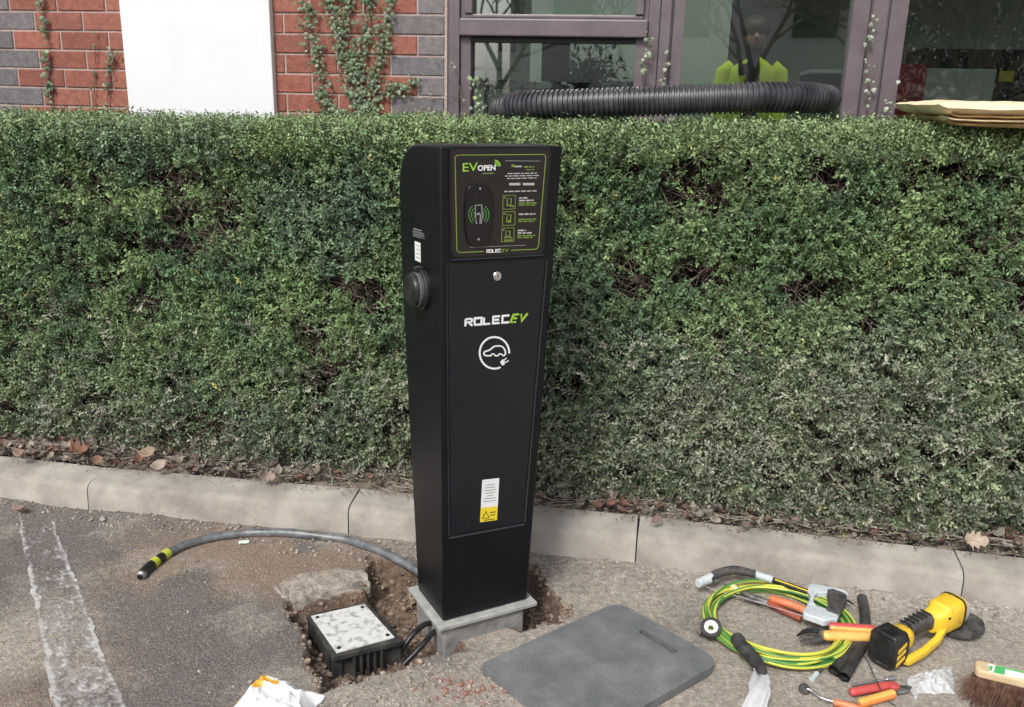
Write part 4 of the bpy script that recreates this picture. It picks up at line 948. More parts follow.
# black sheath wrapped in polythene
sh = thing('wrapped_cable_end', P(755, 670, .01), 'black cable end wrapped in clear polythene right of the rubber mat', 'cable')
MB().tube(spline([P(736, 636, .045), P(741, 645, .042), P(751, 655, .036), P(760, 668, .03), P(762, 678, .025)], 4), [.012, .018, .021, .020, .018, .020, .021, .019, .018, .020, .020, .018, .018, .017, .017, .016, .014], 10).build('black_sheath', M['dusty'], sh, smooth=True)
rr = random.Random(2)
for k in range(7):
    a = P(762+rr.uniform(-5, 5), 672+rr.uniform(-3, 4), .03); b_ = P(752+rr.uniform(-9, 12), 712+rr.uniform(-4, 8), .012)
    mid = a.lerp(b_, .5)+Vector((rr.uniform(-.012, .012), rr.uniform(-.01, .01), rr.uniform(0, .02)))
    MB().tube(spline([a, mid, b_], 6), [.010*rr.uniform(.8, 1.4) for _ in range(13)], 7, flat=.35).build('polythene_fold', M['poly'], sh, smooth=True) if k < 5 else None
# ================================================================ angle grinder
A_ = P(893, 645, .055); B_ = P(950, 614, .060)
ax = (B_-A_); ax.z = 0; Lg = ax.length; ax.normalize(); sx = Vector((ax.y, -ax.x, 0))   # sx: towards camera-right
def ga(t, s=0, h=0): return A_*(1-t)+B_*t+sx*s+ZV*h
gr = thing('angle_grinder', P(925, 645, 0), 'yellow and black cordless angle grinder lying beside the kerb at the right', 'angle grinder')
def loft(m, secs, seg=16, pw=3.0):   # secs: (t, s, h, halfwidth, halfheight)
    b0 = len(m.v); vs = []
    for t, s, h, hw, hh in secs:
        c = ga(t, s, h); hw *= .88; hh *= .86
        for k in range(seg):
            a = 2*PI*k/seg; ca, sa = math.cos(a), math.sin(a)
            x = math.copysign(abs(ca)**(2/pw), ca)*hw; y = math.copysign(abs(sa)**(2/pw), sa)*hh
            vs.append(c+sx*x+ZV*y)
    n = len(secs)
    return m.add(vs, [(i*seg+k, i*seg+(k+1) % seg, (i+1)*seg+(k+1) % seg, (i+1)*seg+k) for i in range(n-1) for k in range(seg)]+[tuple(range(seg-1, -1, -1)), tuple((n-1)*seg+k for k in range(seg))])
# battery: block with chamfered corners
def gb(u_, v_, w_): return A_+ax*u_+sx*v_+ZV*w_
sec = [(-.030, -.055), (.026, -.055), (.046, -.034), (.046, .038), (.034, .060), (-.034, .060), (-.046, .042), (-.046, -.036)]
m = MB(); m.prism([gb(-.052, v*.94, w*.94) for v, w in sec], ax*.062); bat = m.build('battery', M['black'], gr, bevel=.006, bseg=3, smooth=True)
m = MB(); m.prism([gb(-.054, v, w) for v, w in [(-.020, -.040), (.026, -.040), (.026, -.036), (-.020, -.036)]], ax*.003); m.build('battery_rib', M['tgrey'], bat)
m = MB(); m.prism([gb(-.054, v*.72, w*.62+.006) for v, w in sec], ax*.003); m.build('battery_panel', M['black'], bat, bevel=.001)
m = MB()
for w in (-.03, -.008, .012): m.prism([gb(-.045, .0435, w), gb(-.010, .0435, w+.014), gb(-.010, .0435, w+.024), gb(-.045, .0435, w+.010)], sx*.0015)
m.build('battery_marking', M['dwy'], bat)
m = MB(); loft(m, [(-.0, 0, .012, .030, .034), (.04, 0, .016, .036, .040), (.16, 0, .014, .036, .038), (.20, 0, .010, .030, .030)]); m.build('battery_shoe', M['dwy'], gr, smooth=True)
m = MB(); loft(m, [(.14, -.008, .014, .028, .030), (.25, -.01, .016, .026, .028), (.40, -.012, .016, .025, .026), (.55, -.01, .016, .026, .027), (.66, -.004, .012, .030, .032)]); gp2 = m.build('grip', M['tgrey'], gr, smooth=True)
m = MB()
for k in range(6): c = ga(.24+.07*k, -.012, .0405); m.box(c, (.006, .034, .004), (ax, sx, ZV))
m.build('grip_rib', M['black'], gp2, bevel=.001)
m = MB(); loft(m, [(.60, .0, .010, .028, .030), (.64, .004, .014, .034, .040), (.70, .006, .016, .038, .044), (.74, .006, .020, .044, .052), (.95, .006, .020, .046, .056), (1.04, .004, .018, .044, .052), (1.07, 0, .014, .038, .044)], 20, 3.6); m.build('motor_housing', M['dwy'], gr, smooth=True)
for w_ in (-.012, .004, .020):
    m = MB(); m.box(ga(.88, .0425, .012+w_), (.030, .002, .006), (ax, sx, ZV)); m.build('vent_slot', M['gap'], gr)
m = MB(); loft(m, [(.965, .006, .020, .0478, .0580), (.985, .006, .020, .0478, .0580)], 20, 3.6); m.build('housing_seam', M['black'], gr, smooth=True)
for t_, h_ in ((.72, .040), (1.0, .045), (1.0, -.012)):
    m = MB(); m.lathe(ga(t_, .0385, h_-.005), sx, [(0, .0042), (.004, .0042), (.0045, .002)], 12); m.build('screw', M['gap'], gr)
# paddle switch along the near side
m = MB(); loft(m, [(.0, .040, -.030, .006, .010), (.04, .042, -.032, .010, .015), (.30, .044, -.030, .011, .015), (.55, .040, -.020, .011, .015), (.70, .030, -.008, .012, .016)], 14, 4.5); m.build('paddle_switch', M['dwy'], gr, smooth=True)
m = MB(); loft(m, [(1.05, .0, .014, .043, .052), (1.10, 0, .012, .044, .050), (1.17, 0, .004, .038, .040), (1.22, 0, .0, .026, .030)]); gh = m.build('gear_head', M['lgrey'], gr, smooth=True)
dc = ga(1.12, .020, -.044); dax = (ZV*.96-ax*.1+sx*-.12).normalized()
MB().lathe(dc, dax, [(0, .012), (.030, .012), (.034, .010)], 16).build('spindle', M['steel'], gr, smooth=True)
MB().lathe(dc+dax*.001, dax, [(-.0015, .010), (-.0015, .060), (.0015, .060), (.0015, .010)], 40).build('cutting_disc', M['disc'], gr)
gdv = MB(); gdv.lathe(dc, dax, [(.016, .02), (.016, .064), (.0, .066), (.0, .0645), (.0145, .0625), (.0145, .02)], 40); gdv.build('guard', M['tgrey'], gr, smooth=True)
# ================================================================ broom head
br = thing('broom_head', P(1000, 690, 0), 'wooden broom head with green and white label and long brown bristles at the right edge', 'broom')
ba = P(980, 665, .075); bb = P(1075, 687, .075); bt = (bb-ba).normalized(); bn = Vector((bt.y, -bt.x, 0))     # bn towards camera
bc = (ba+bb)/2; bL = (bb-ba).length
q = round_poly([tuple(ba-bn*.022-bt*.012), tuple(bb-bn*.022), tuple(bb+bn*.030), tuple(ba+bn*.030-bt*.012)], .018, 5)
tl_ = (ZV*.9+bn*-.42).normalized()
m = MB(); m.prism([p-ZV*.022+bn*0 for p in q], ZV*.024); m.build('wooden_block', M['wood'], br, bevel=.005, bseg=3, smooth=True)
def bpt(u_, v_, h_=.0027): return ba+bt*u_+bn*v_+ZV*h_
m = MB(); m.hexa([bpt(a, b, h) for h in (.0022, .0029) for a, b in ((.02, -.012), (.30, -.012), (.30, .026), (.02, .026))]); lb_ = m.build('label', M['lblwhite'], br)
m = MB(); m.hexa([bpt(a, b, h) for h in (.0030, .0034) for a, b in ((.038, -.012), (.062, -.012), (.055, .026), (.030, .026))]); m.build('green_stripe', M['lblgreen'], lb_)
m = MB(); m.hexa([bpt(a, b, h) for h in (.0030, .0034) for a, b in ((.062, -.012), (.30, -.012), (.30, -.004), (.062, -.004))]); m.build('green_stripe', M['lblgreen'], lb_)
m = MB(); m.hexa([bpt(a, b, h) for h in (.0030, .0034) for a, b in ((.022, -.002), (.030, -.002), (.026, .020), (.020, .020))]); m.build('label_mark', M['lblgreen'], lb_)
m = MB(); rr = random.Random(8)
for i in range(1500):
    u_ = rr.uniform(0, bL); v_ = rr.uniform(-.018, .026)
    a = ba+bt*u_+bn*v_-ZV*.02; sp2 = (u_/bL-.5)
    e = a+bt*(-.035*(1-u_/bL*1.3)*rr.uniform(.4, 1.4)+rr.uniform(-.012, .012))+bn*(v_*1.4+.020+rr.uniform(-.01, .02))-ZV*(.058+rr.uniform(-.012, 0))
    e.z = max(e.z, .001); md = a.lerp(e, .5)+ZV*.003+bn*.004
    m.tube([a, md, e], [.0012, .0011, .0006], 3, cap=False)
m.build('bristles', M['bristle'], br)
# ================================================================ hose on the hedge
def hpx(x, y, D): return EYE+ray(x, y)*(D/ray(x, y).y)
ctl = [(496, 113, 3.30), (512, 109, 3.22), (540, 107, 3.15), (580, 105.5, 3.11), (640, 103.5, 3.07), (700, 101.5, 3.03), (760, 99.5, 3.01), (800, 99.5, 3.04), (822, 100.5, 3.12), (832, 101.5, 3.22)]
pts = spline([hpx(c[0], c[1]-2.0, c[2]-.06) for c in ctl], 24)
ds = [0]; 
for i in range(1, len(pts)): ds.append(ds[-1]+(pts[i]-pts[i-1]).length)
Ltot = ds[-1]; pitch = .0165; nr = int(Ltot/pitch*8); rp = []; rad = []; j = 0
for i in range(nr+1):
    d = Ltot*i/nr
    while j < len(ds)-2 and ds[j+1] < d: j += 1
    p = pts[j].lerp(pts[j+1], (d-ds[j])/max(1e-6, ds[j+1]-ds[j])); ph = (d/pitch) % 1
    smooth_end = 1 if .10 < d < Ltot-.16 else .35
    r = .0455+(.0030*smooth_end if ph < .55 else -.0035*smooth_end)
    if d < .07: r *= .62+.38*math.sin(d/.07*PI/2)
    if d > Ltot-.09: r *= .66+.34*math.sin((Ltot-d)/.09*PI/2)
    rp.append(p); rad.append(r)
hose = MB().tube(rp, rad, 24).build('corrugated_hose', M['hose'], origin=pts[len(pts)//2], smooth=True); tag(hose, 'thick black corrugated hose lying along the top of the hedge', 'hose')
# ================================================================ paper sacks on the hedge
def sack(pxs, D0, D1, th, mt, lab, seed, zoff=0):
    r_ = random.Random(seed); x0, x1, yb = pxs
    a = hpx(x0, yb, D0); b_ = hpx(x1, yb+r_.uniform(-1, 1), D0-.22); dv = Vector((.12, 1, 0))*(D1-D0)
    nx, ny = 46, 16; vs = []; zz0 = a.z+zoff
    for side in (0, 1):
        for i in range(nx):
            for j in range(ny):
                u_, v_ = i/(nx-1), j/(ny-1); p = a.lerp(b_, u_)+dv*v_; p.z = zz0+(b_.z-a.z)*0
                ed = min(1, min(u_, 1-u_)*9, min(v_, 1-v_)*5); f_ = ed**.45
                w = (fbm(np.array(p.x*9+seed), np.array(p.y*9), seed, 3)-.5)
                curl = .010*max(0, 1-u_/.06)**2
                p.z += (th*f_*.5)*(1 if side else -1)+float(w)*.012+curl
                p.y += .01*float(w); vs.append(p)
    f = []
    for side in (0, 1):
        b0 = side*nx*ny
        for i in range(nx-1):
            for j in range(ny-1): f.append((b0+i*ny+j, b0+(i+1)*ny+j, b0+(i+1)*ny+j+1, b0+i*ny+j+1))
    def rim(idx): 
        for k in range(len(idx)-1): f.append((idx[k], idx[k+1], idx[k+1]+nx*ny, idx[k]+nx*ny))
    rim([i*ny for i in range(nx)]); rim([i*ny+ny-1 for i in range(nx)]); rim(list(range(ny))); rim([(nx-1)*ny+j for j in range(ny)])
    m = MB(); m.add(vs, f); o = m.build('paper_sack', mt, origin=(a+b_)/2, smooth=True); tag(o, lab, 'paper sack', 'folded paper sacks on the hedge')
sack((948, 1190, 123), 2.70, 3.12, .018, M['sackb'], 'lowest brown folded paper sack of the pile on the hedge', 3)
sack((944, 1190, 119.5), 2.695, 3.12, .016, M['sack'], 'middle folded paper sack of the pile on the hedge', 5)
sack((952, 1190, 116), 2.69, 3.10, .016, M['sackb'], 'brown folded paper sack just below the topmost of the pile', 7)
sack((938, 1190, 108), 2.69, 3.16, .046, M['sack'], 'topmost pale cream paper sack of the pile on the hedge', 9)
# ================================================================ building
FA = math.radians(-9.5); FU = Vector((math.cos(FA), math.sin(FA), 0)); FNn = Vector((math.sin(FA), -math.cos(FA), 0)); FO = Vector((0, 3.72, 0))
def fu(px, py=50, out=0): p = PV(px, py, FO+FNn*out, FNn)-FO; return p.dot(FU)
def fzz(px, py, out=0): return PV(px, py, FO+FNn*out, FNn).z
def W(u_, o_, z_): return FO+FU*u_+FNn*o_+ZV*z_
bld = thing('brick_building', FO, 'red and purple brick building with mauve framed windows behind the hedge', 'building')
AXF = (FU, FNn, ZV)
def fbox(m, u0, u1, o0, o1, z0, z1): return m.box(W((u0+u1)/2, (o0+o1)/2, (z0+z1)/2), (u1-u0, o1-o0, z1-z0), AXF)
uwl = fu(447); uwr = 4.6; zsill = 1.0; zhead = 2.55; UL, UR, ZTOP = -5.2, 6.0, 4.2
m = MB(); fbox(m, UL, uwl, -.30, -.003, 0, ZTOP); fbox(m, uwl, uwr, -.30, -.003, 0, zsill); fbox(m, uwl, uwr, -.30, -.003, zhead, ZTOP); fbox(m, uwr, UR, -.30, -.003, 0, ZTOP)
m.build('mortar_wall', M['mortar'], bld)
# bricks
CH = (fzz(60, 11.5)-fzz(60, 87.8))/4; JN = .0075; BLn = .225*CH/.0775; up1 = fu(118)+.01; up2 = fu(272)-.01
zref = fzz(60, 87.8)
bv = []; bf = []; bcx = []
def brick(u0, u1, z0, z1, c):
    if u1-u0 < .015: return
    b0 = len(bv); jit = random.uniform(-.0015, .0015); o1 = .002+jit; k = .003
    for u_, z_, o_ in ((u0, z0, -.008), (u1, z0, -.008), (u1, z1, -.008), (u0, z1, -.008), (u0+k, z0+k, o1), (u1-k, z0+k, o1), (u1-k, z1-k, o1), (u0+k, z1-k, o1), (u0, z0, o1-k), (u1, z0, o1-k), (u1, z1, o1-k), (u0, z1, o1-k)):
        bv.append(tuple(W(u_, o_, z_)))
    for f in ((4, 5, 6, 7), (8, 9, 5, 4), (9, 10, 6, 5), (10, 11, 7, 6), (11, 8, 4, 7), (0, 1, 9, 8), (1, 2, 10, 9), (2, 3, 11, 10), (3, 0, 8, 11)): bf.append(tuple(b0+i for i in f))
    bcx.extend([c]*12)
reds = [(.27, .098, .070), (.285, .104, .074), (.26, .094, .068), (.275, .106, .078), (.29, .112, .08)]; purp = [(.150, .134, .140), (.175, .155, .160), (.145, .135, .142), (.19, .168, .172)]
r0 = int(math.floor((0-zref)/CH)); row = r0
lq = fu(38, 50)
while zref+row*CH < ZTOP:
    z0 = zref+row*CH+JN/2; z1 = z0+CH-JN; odd = row % 2
    spans = [(UL, uwl)] if zsill-.02 < z0 and z1 < zhead+.02 else [(UL, UR)]
    if z0 < zhead and z1 > zhead: spans = [(UL, uwl)]
    if z0 < zsill < z1: spans = [(UL, uwl)]
    if len(spans) == 1 and spans[0][1] == uwl: spans.append((uwr, UR))
    for a, b_ in spans:
        if a == UL:      # courses measured back from the window reveal, quoins purple
            u_ = uwl-.012 if b_ == uwl else uwl-.012; L0 = BLn if odd else BLn*.5; first = True
            x1 = u_
            while x1 > a:
                ln = L0 if first else BLn; x0 = max(a, x1-ln+JN)
                isq = first; mid = (x0+x1)/2
                qz = (lq-(0 if not odd else BLn*.5))
                isq = isq or (mid < lq+(.02 if odd else -.05) and mid > lq-.6)
                brick(x0, x1, z0, z1, (lambda f_, c_b: [q_*f_ for q_ in c_b])(random.uniform(.88, 1.12), random.choice(purp if isq else reds)))
                x1 -= ln; first = False
            if b_ == UR:
                x0 = uwl-.012+JN
                while x0 < UR: brick(x0, min(UR, x0+BLn-JN), z0, z1, random.choice(reds)); x0 += BLn
        else:
            x0 = a+.01+(BLn*.5 if odd else 0)
            if odd: brick(a+.01, a+.01+BLn*.5-JN, z0, z1, random.choice(purp))
            while x0 < b_: brick(x0, min(b_, x0+BLn-JN), z0, z1, random.choice(reds)); x0 += BLn
    row += 1
npmesh('bricks', np.array(bv), np.array(bf), M['brick'], np.array(bcx), parent=bld, origin=tuple(FO))
m = MB(); fbox(m, fu(119, 5, .035), fu(269, 5, .035), -.2, .035, 0, ZTOP); m.build('white_pilaster', M['render'], bld, bevel=.004)
# windows: three units coupled by mullions
def frame_bar(m, u0, u1, z0, z1, o0=-.09, o1=-.02): fbox(m, u0, u1, o0, o1, z0, z1)
FR = M['frame']
mulls = [(fu(446), fu(459)), (fu(648, 30), fu(684, 30)), (fu(853, 20), fu(908, 20)), (fu(1085, 20), fu(1130, 20)), (uwr-.08, uwr)]
mob = []
for i, (a, b_) in enumerate(mulls):
    w_ = b_-a; m = MB()
    frame_bar(m, a, b_, zsill, zhead, -.10, -.012)
    if i in (1, 2, 3):
        frame_bar(m, a+w_*.34, a+w_*.62, zsill, zhead, -.012, .004)
    if i == 0: frame_bar(m, a+w_*.62, a+w_*1.0, zsill, zhead, -.0125, -.004)
    mob.append(m.build('mullion', FR, bld, bevel=.002))
for i, (a, b_) in enumerate(mulls[1:4]):
    w_ = b_-a
    for t_ in (.30, .66): m = MB(); frame_bar(m, a+w_*t_, a+w_*t_+.004, zsill, zhead, -.0119, -.0105); m.build('gasket', M['seal'], mob[i+1])
def window(u0, u1, transom=None, lab=None):
    fm = .045; m = MB()
    f_ = MB(); 
    frame_bar(f_, u0, u1, zhead-.06, zhead); frame_bar(f_, u0, u1, zsill, zsill+.07)
    if transom:
        f_2 = [(u0, u0+fm), (u1-fm, u1)]
        for a, b_ in f_2: frame_bar(f_, a, b_, zsill+.07, zhead-.06)
    fr_ = f_.build('window', FR, bld, bevel=.003)
    if lab: fr_['label'] = lab
    if transom:
        z0, z1 = transom
        m = MB(); frame_bar(m, u0+.001, u1-.001, z0, z1, -.095, .008); frame_bar(m, u0+.02, u1-.02, z1, z1+.018, -.09, -.008); m.build('transom', FR, fr_, bevel=.006)
        m = MB(); frame_bar(m, u0+fm, u1-fm, z0-.020, z0-.0005, -.075, -.022); m.build('seal', M['seal'], fr_)
        for a, b_, o in ((zsill+.07, z0, -.066), (z1, zhead-.06, -.05)):
            m = MB(); frame_bar(m, u0+fm-.005, u1-fm+.005, a, b_, o, o+.006); m.build('pane', M['glass'], fr_)
        # top sash frame
        m = MB()
        for a, b_ in ((u0+.02, u0+fm+.008), (u1-fm-.008, u1-.02)): frame_bar(m, a, b_, z1+.018, zhead-.03, -.045, .0)
        m.build('sash', FR, fr_, bevel=.004)
    else:
        m = MB(); frame_bar(m, u0+.001, u1-.001, zsill+.07, zhead-.06, -.066, -.060); m.build('pane', M['glass'], fr_)
    return fr_
zt0, zt1 = fzz(560, 37), fzz(560, 19)
window(mulls[0][1], mulls[1][0], (zt0, zt1), 'window with a hinged upper sash above a heavy transom')
window(mulls[1][1], mulls[2][0]); window(mulls[2][1], mulls[3][0]); window(mulls[3][1], mulls[4][0])
# room
def room_box(name, u0, u1, o0, o1, z0, z1, mt): fbox(m_ := MB(), u0, u1, o0, o1, z0, z1); return m_.build(name, mt, bld)
room_box('interior_floor', -1.5, 5.6, -5.2, -.31, .35, .45, M['carpet']); room_box('interior_back_wall', -1.5, 5.6, -5.3, -5.21, .45, 2.9, M['room'])
room_box('interior_ceiling', -1.6, 5.7, -5.3, -3.6, 2.9, 3.0, M['room']); room_box('interior_ceiling', -1.6, 5.7, -1.9, -.31, 2.9, 3.0, M['room'])   # open strip between, added to let sky light into the room
ud = fu(735, 30)
up3 = (PV(736, 30, FO-FNn*3.2, FNn)-FO).dot(FU); room_box('interior_partition', up3-.03, up3+.03, -3.4, -3.2, .45, 2.899, M['seal']); room_box('interior_partition', up3-1.5, up3-.035, -3.4, -3.3, .45, 2.899, M['room'])
def rw(px, py, o_): p = PV(px, py, FO+FNn*o_, FNn)-FO; return p.dot(FU), p.z
def furn(name, label, cat, px, z, o_): u_, _ = rw(px, 50, o_); return thing(name, W(u_, o_, z), label, cat), u_
# table with frame at left window
t_, uu = furn('office_table', 'pale office table seen through the left window', 'table', 500, .45, -.75)
m = MB(); fbox(m, uu-.3, uu+.30, -1.15, -.45, 1.56, 1.585); m.build('table_top', M['desk'], t_)
for a, b_ in ((-.27, -.5), (.26, -.5), (-.27, -1.1), (.26, -1.1)):
    m = MB(); fbox(m, uu+a-.018, uu+a+.018, b_-.018, b_+.018, .45, 1.559); m.build('leg', M['desk'], t_)
t_, uu = furn('desk_lamp', 'black lamp standing on the table inside the left window', 'lamp', 508, 1.585, -.8)
MB().lathe(W(uu, -.8, 1.585), ZV, [(0, .05), (.012, .05), (.014, .01)], 20).build('base', M['black'], t_); MB().tube(spline([W(uu, -.8, 1.59), W(uu-.015, -.8, 1.66), W(uu+.02, -.8, 1.73), W(uu-.01, -.79, 1.78)], 5), .006, 8).build('stem', M['lgrey'], t_, smooth=True)
MB().lathe(W(uu-.01, -.79, 1.73), ZV, [(0, .05), (.02, .055), (.09, .035), (.10, .01)], 20).build('lamp_shade', M['black'], t_, smooth=True)
t_, uu = furn('monitor', 'dark computer monitor on the left inside the window', 'monitor', 552, 1.585, -1.0)
m = MB(); fbox(m, uu-.05, uu+.09, -1.02, -.99, 1.60, 1.86); m.build('screen', M['black'], t_); m = MB(); fbox(m, uu-.01, uu+.05, -1.03, -.98, 1.50, 1.60); m.build('stand', M['tgrey'], t_)
t_, uu = furn('potted_plant', 'dark potted plant standing inside the left window beside the monitor', 'potted plant', 590, 1.585, -.95)
MB().lathe(W(uu, -.95, 1.45), ZV, [(0, .05), (.10, .065), (.105, .055)], 20).build('pot', M['tgrey'], t_, smooth=True)
npl = 130; Bp = np.tile(np.array(W(uu, -.95, 1.54)), (npl, 1)); Dp = RNG.normal(size=(npl, 3))*.6; Dp[:, 2] = np.abs(Dp[:, 2])+.5
Vp, Fp, Cp = fan(Bp, Dp, RNG.uniform(.08, .30, npl), 3, .05, .022, np.tile([.03, .06, .03], (npl, 1)))
npmesh('foliage', Vp, Fp, M['leaf'], Cp, parent=t_, origin=tuple(W(uu, -.95, 1.585)))
t_, uu = furn('storage_box', 'pale storage box on a stand inside the left window close to its right side', 'box', 622, .45, -1.5)
m = MB(); fbox(m, uu-.2, uu+.2, -1.7, -1.4, 1.42, 1.62); m.build('box', M['desk'], t_, bevel=.006); m = MB(); fbox(m, uu-.15, uu+.15, -1.65, -1.45, .45, 1.419); m.build('stand', M['tgrey'], t_)
t_, uu = furn('coat_stand', 'white upright stand with a crossbar inside the left window at its left side', 'stand', 487, .45, -.5)
MB().tube([W(uu, -.5, .46), W(uu, -.5, 2.3)], .011, 10).build('post', M['desk'], t_, smooth=True); MB().tube([W(uu-.16, -.5, 1.64), W(uu+.16, -.5, 1.64)], .010, 10).build('crossbar', M['desk'], t_, smooth=True)
t_, uu = furn('white_screen', 'white desk screen standing inside the right window', 'desk screen', 915, .45, -1.3)
m = MB(); fbox(m, uu-.16, uu+.40, -1.33, -1.30, .6, 1.71); m.build('panel', M['desk'], t_, bevel=.004); m = MB(); fbox(m, uu-.16, uu+.4, -1.42, -1.22, .45, .599); m.build('foot', M['tgrey'], t_)
t_, uu = furn('red_chair', 'red office chair inside the right window', 'chair', 917, .45, -1.05)
m = MB(); fbox(m, uu-.07, uu+.07, -1.12, -1.06, 1.36, 1.72); m.build('backrest', M['rfab'], t_, bevel=.03); m = MB(); fbox(m, uu-.16, uu+.16, -1.06, -.76, 1.20, 1.28); m.build('seat', M['rfab'], t_, bevel=.03); MB().tube([W(uu, -.9, .46), W(uu, -.9, 1.16)], .03, 12).build('post', M['tgrey'], t_)
t_, uu = furn('black_cabinet', 'black cabinet with a small yellow sticker inside the right window', 'cabinet', 985, .45, -2.2)
m = MB(); fbox(m, uu-.34, uu+.55, -2.6, -2.2, .45, 1.86); cb = m.build('carcass', M['black'], t_, bevel=.005); m = MB(); fbox(m, uu+.10, uu+.18, -2.199, -2.196, 1.68, 1.74); m.build('sticker', M['yellow'], cb)
t_, uu = furn('white_shelf', 'white shelf unit by the wide mullion inside the middle window', 'shelf', 822, .45, -.9)
m = MB(); fbox(m, uu-.05, uu+.18, -1.2, -.8, 1.66, 1.675); m.build('shelf_board', M['desk'], t_); m = MB(); fbox(m, uu+.15, uu+.181, -1.2, -.8, .45, 1.6595); m.build('side_panel', M['desk'], t_); m = MB(); fbox(m, uu-.05, uu+.149, -1.2, -1.18, .45, 1.6595); m.build('back_panel', M['room'], t_)
# ================================================================ person added inside in place of a reflection in the glass
def skinmesh(name, verts, edges, radii, mt, parent=None, origin=(0, 0, 0), sub=2):
    me = bpy.data.meshes.new(name); me.from_pydata([tuple(Vector(v)) for v in verts], edges, []); me.materials.append(mt)
    o = bpy.data.objects.new(name, me); C.objects.link(o)
    if parent: o.parent = parent
    else: o.location = origin
    sk_ = o.modifiers.new('skin', 'SKIN'); sk_.use_smooth_shade = True
    for i, r in enumerate(radii): me.skin_vertices[0].data[i].radius = r if isinstance(r, tuple) else (r, r)
    me.skin_vertices[0].data[0].use_root = True
    s_2 = o.modifiers.new('s', 'SUBSURF'); s_2.levels = sub; s_2.render_levels = sub
    return o
up_, _ = rw(752, 70, -2.95); po = W(up_, -2.95, .45)
sc_ = .92
bvx = [(0, 0, .95), (0, 0, 1.12), (0, 0, 1.32), (0, 0, 1.44), (0, -.01, 1.52), (0, -.015, 1.60), (0, -.03, 1.70),
       (.17, 0, 1.40), (.235, .02, 1.15), (.20, -.12, .95), (.17, -.20, .92), (-.17, 0, 1.40), (-.235, .02, 1.15), (-.20, -.12, .95), (-.17, -.20, .92),
       (.09, 0, .88), (.10, -.01, .50), (.10, .02, .10), (.11, -.12, .04), (-.09, 0, .88), (-.10, -.01, .50), (-.10, .02, .10), (-.11, -.12, .04)]
bed = [(0, 1), (1, 2), (2, 3), (3, 4), (4, 5), (5, 6), (3, 7), (7, 8), (8, 9), (9, 10), (3, 11), (11, 12), (12, 13), (13, 14), (0, 15), (15, 16), (16, 17), (17, 18), (0, 19), (19, 20), (20, 21), (21, 22)]
brd = [(.15, .10), (.14, .10), (.16, .10), (.10, .08), .055, (.075, .085), (.065, .075), .06, .045, .035, .028, .06, .045, .035, .028, .085, .06, .045, .035, .085, .06, .045, .035]
Rf = Matrix.Rotation(FA, 3, 'Z')
def lift(v): return (Rf@(Vector(v)*sc_))
pers = skinmesh('person', [lift(v) for v in bvx], bed, [tuple(k*sc_ for k in r) if isinstance(r, tuple) else r*sc_ for r in brd], M['dark'], origin=po)
tag(pers, 'person in a yellow hi-vis jacket over dark clothes added behind the middle window as reflection', 'person')
fc = MB(); fc.ico(po+lift((0, -.045, 1.655)), .088*sc_, 3, 0, (.86, .95, 1.15), 0)
fo = fc.build('face', M['skin'], pers, smooth=True)
for sg in (-1, 1):
    MB().ico(po+lift((sg*.032, -.122, 1.665)), .011, 2, 0).build('eye', M['gap'], pers, smooth=True); MB().ico(po+lift((sg*.078, -.04, 1.65)), .02, 2, 0, (.5, .8, 1.3)).build('ear', M['skin'], pers, smooth=True)
MB().tube([po+lift((0, -.125, 1.67)), po+lift((0, -.142, 1.635)), po+lift((0, -.128, 1.625))], [.007, .013, .010], 8).build('nose', M['skin'], pers, smooth=True)
MB().tube([po+lift((-.022, -.122, 1.60)), po+lift((.022, -.122, 1.60))], .005, 8).build('mouth', M['rfab'], pers)
MB().ico(po+lift((0, -.045, 1.708)), .101*sc_, 3, .03, (.95, 1.08, .88), 3).build('hair', M['hair'], pers, smooth=True)
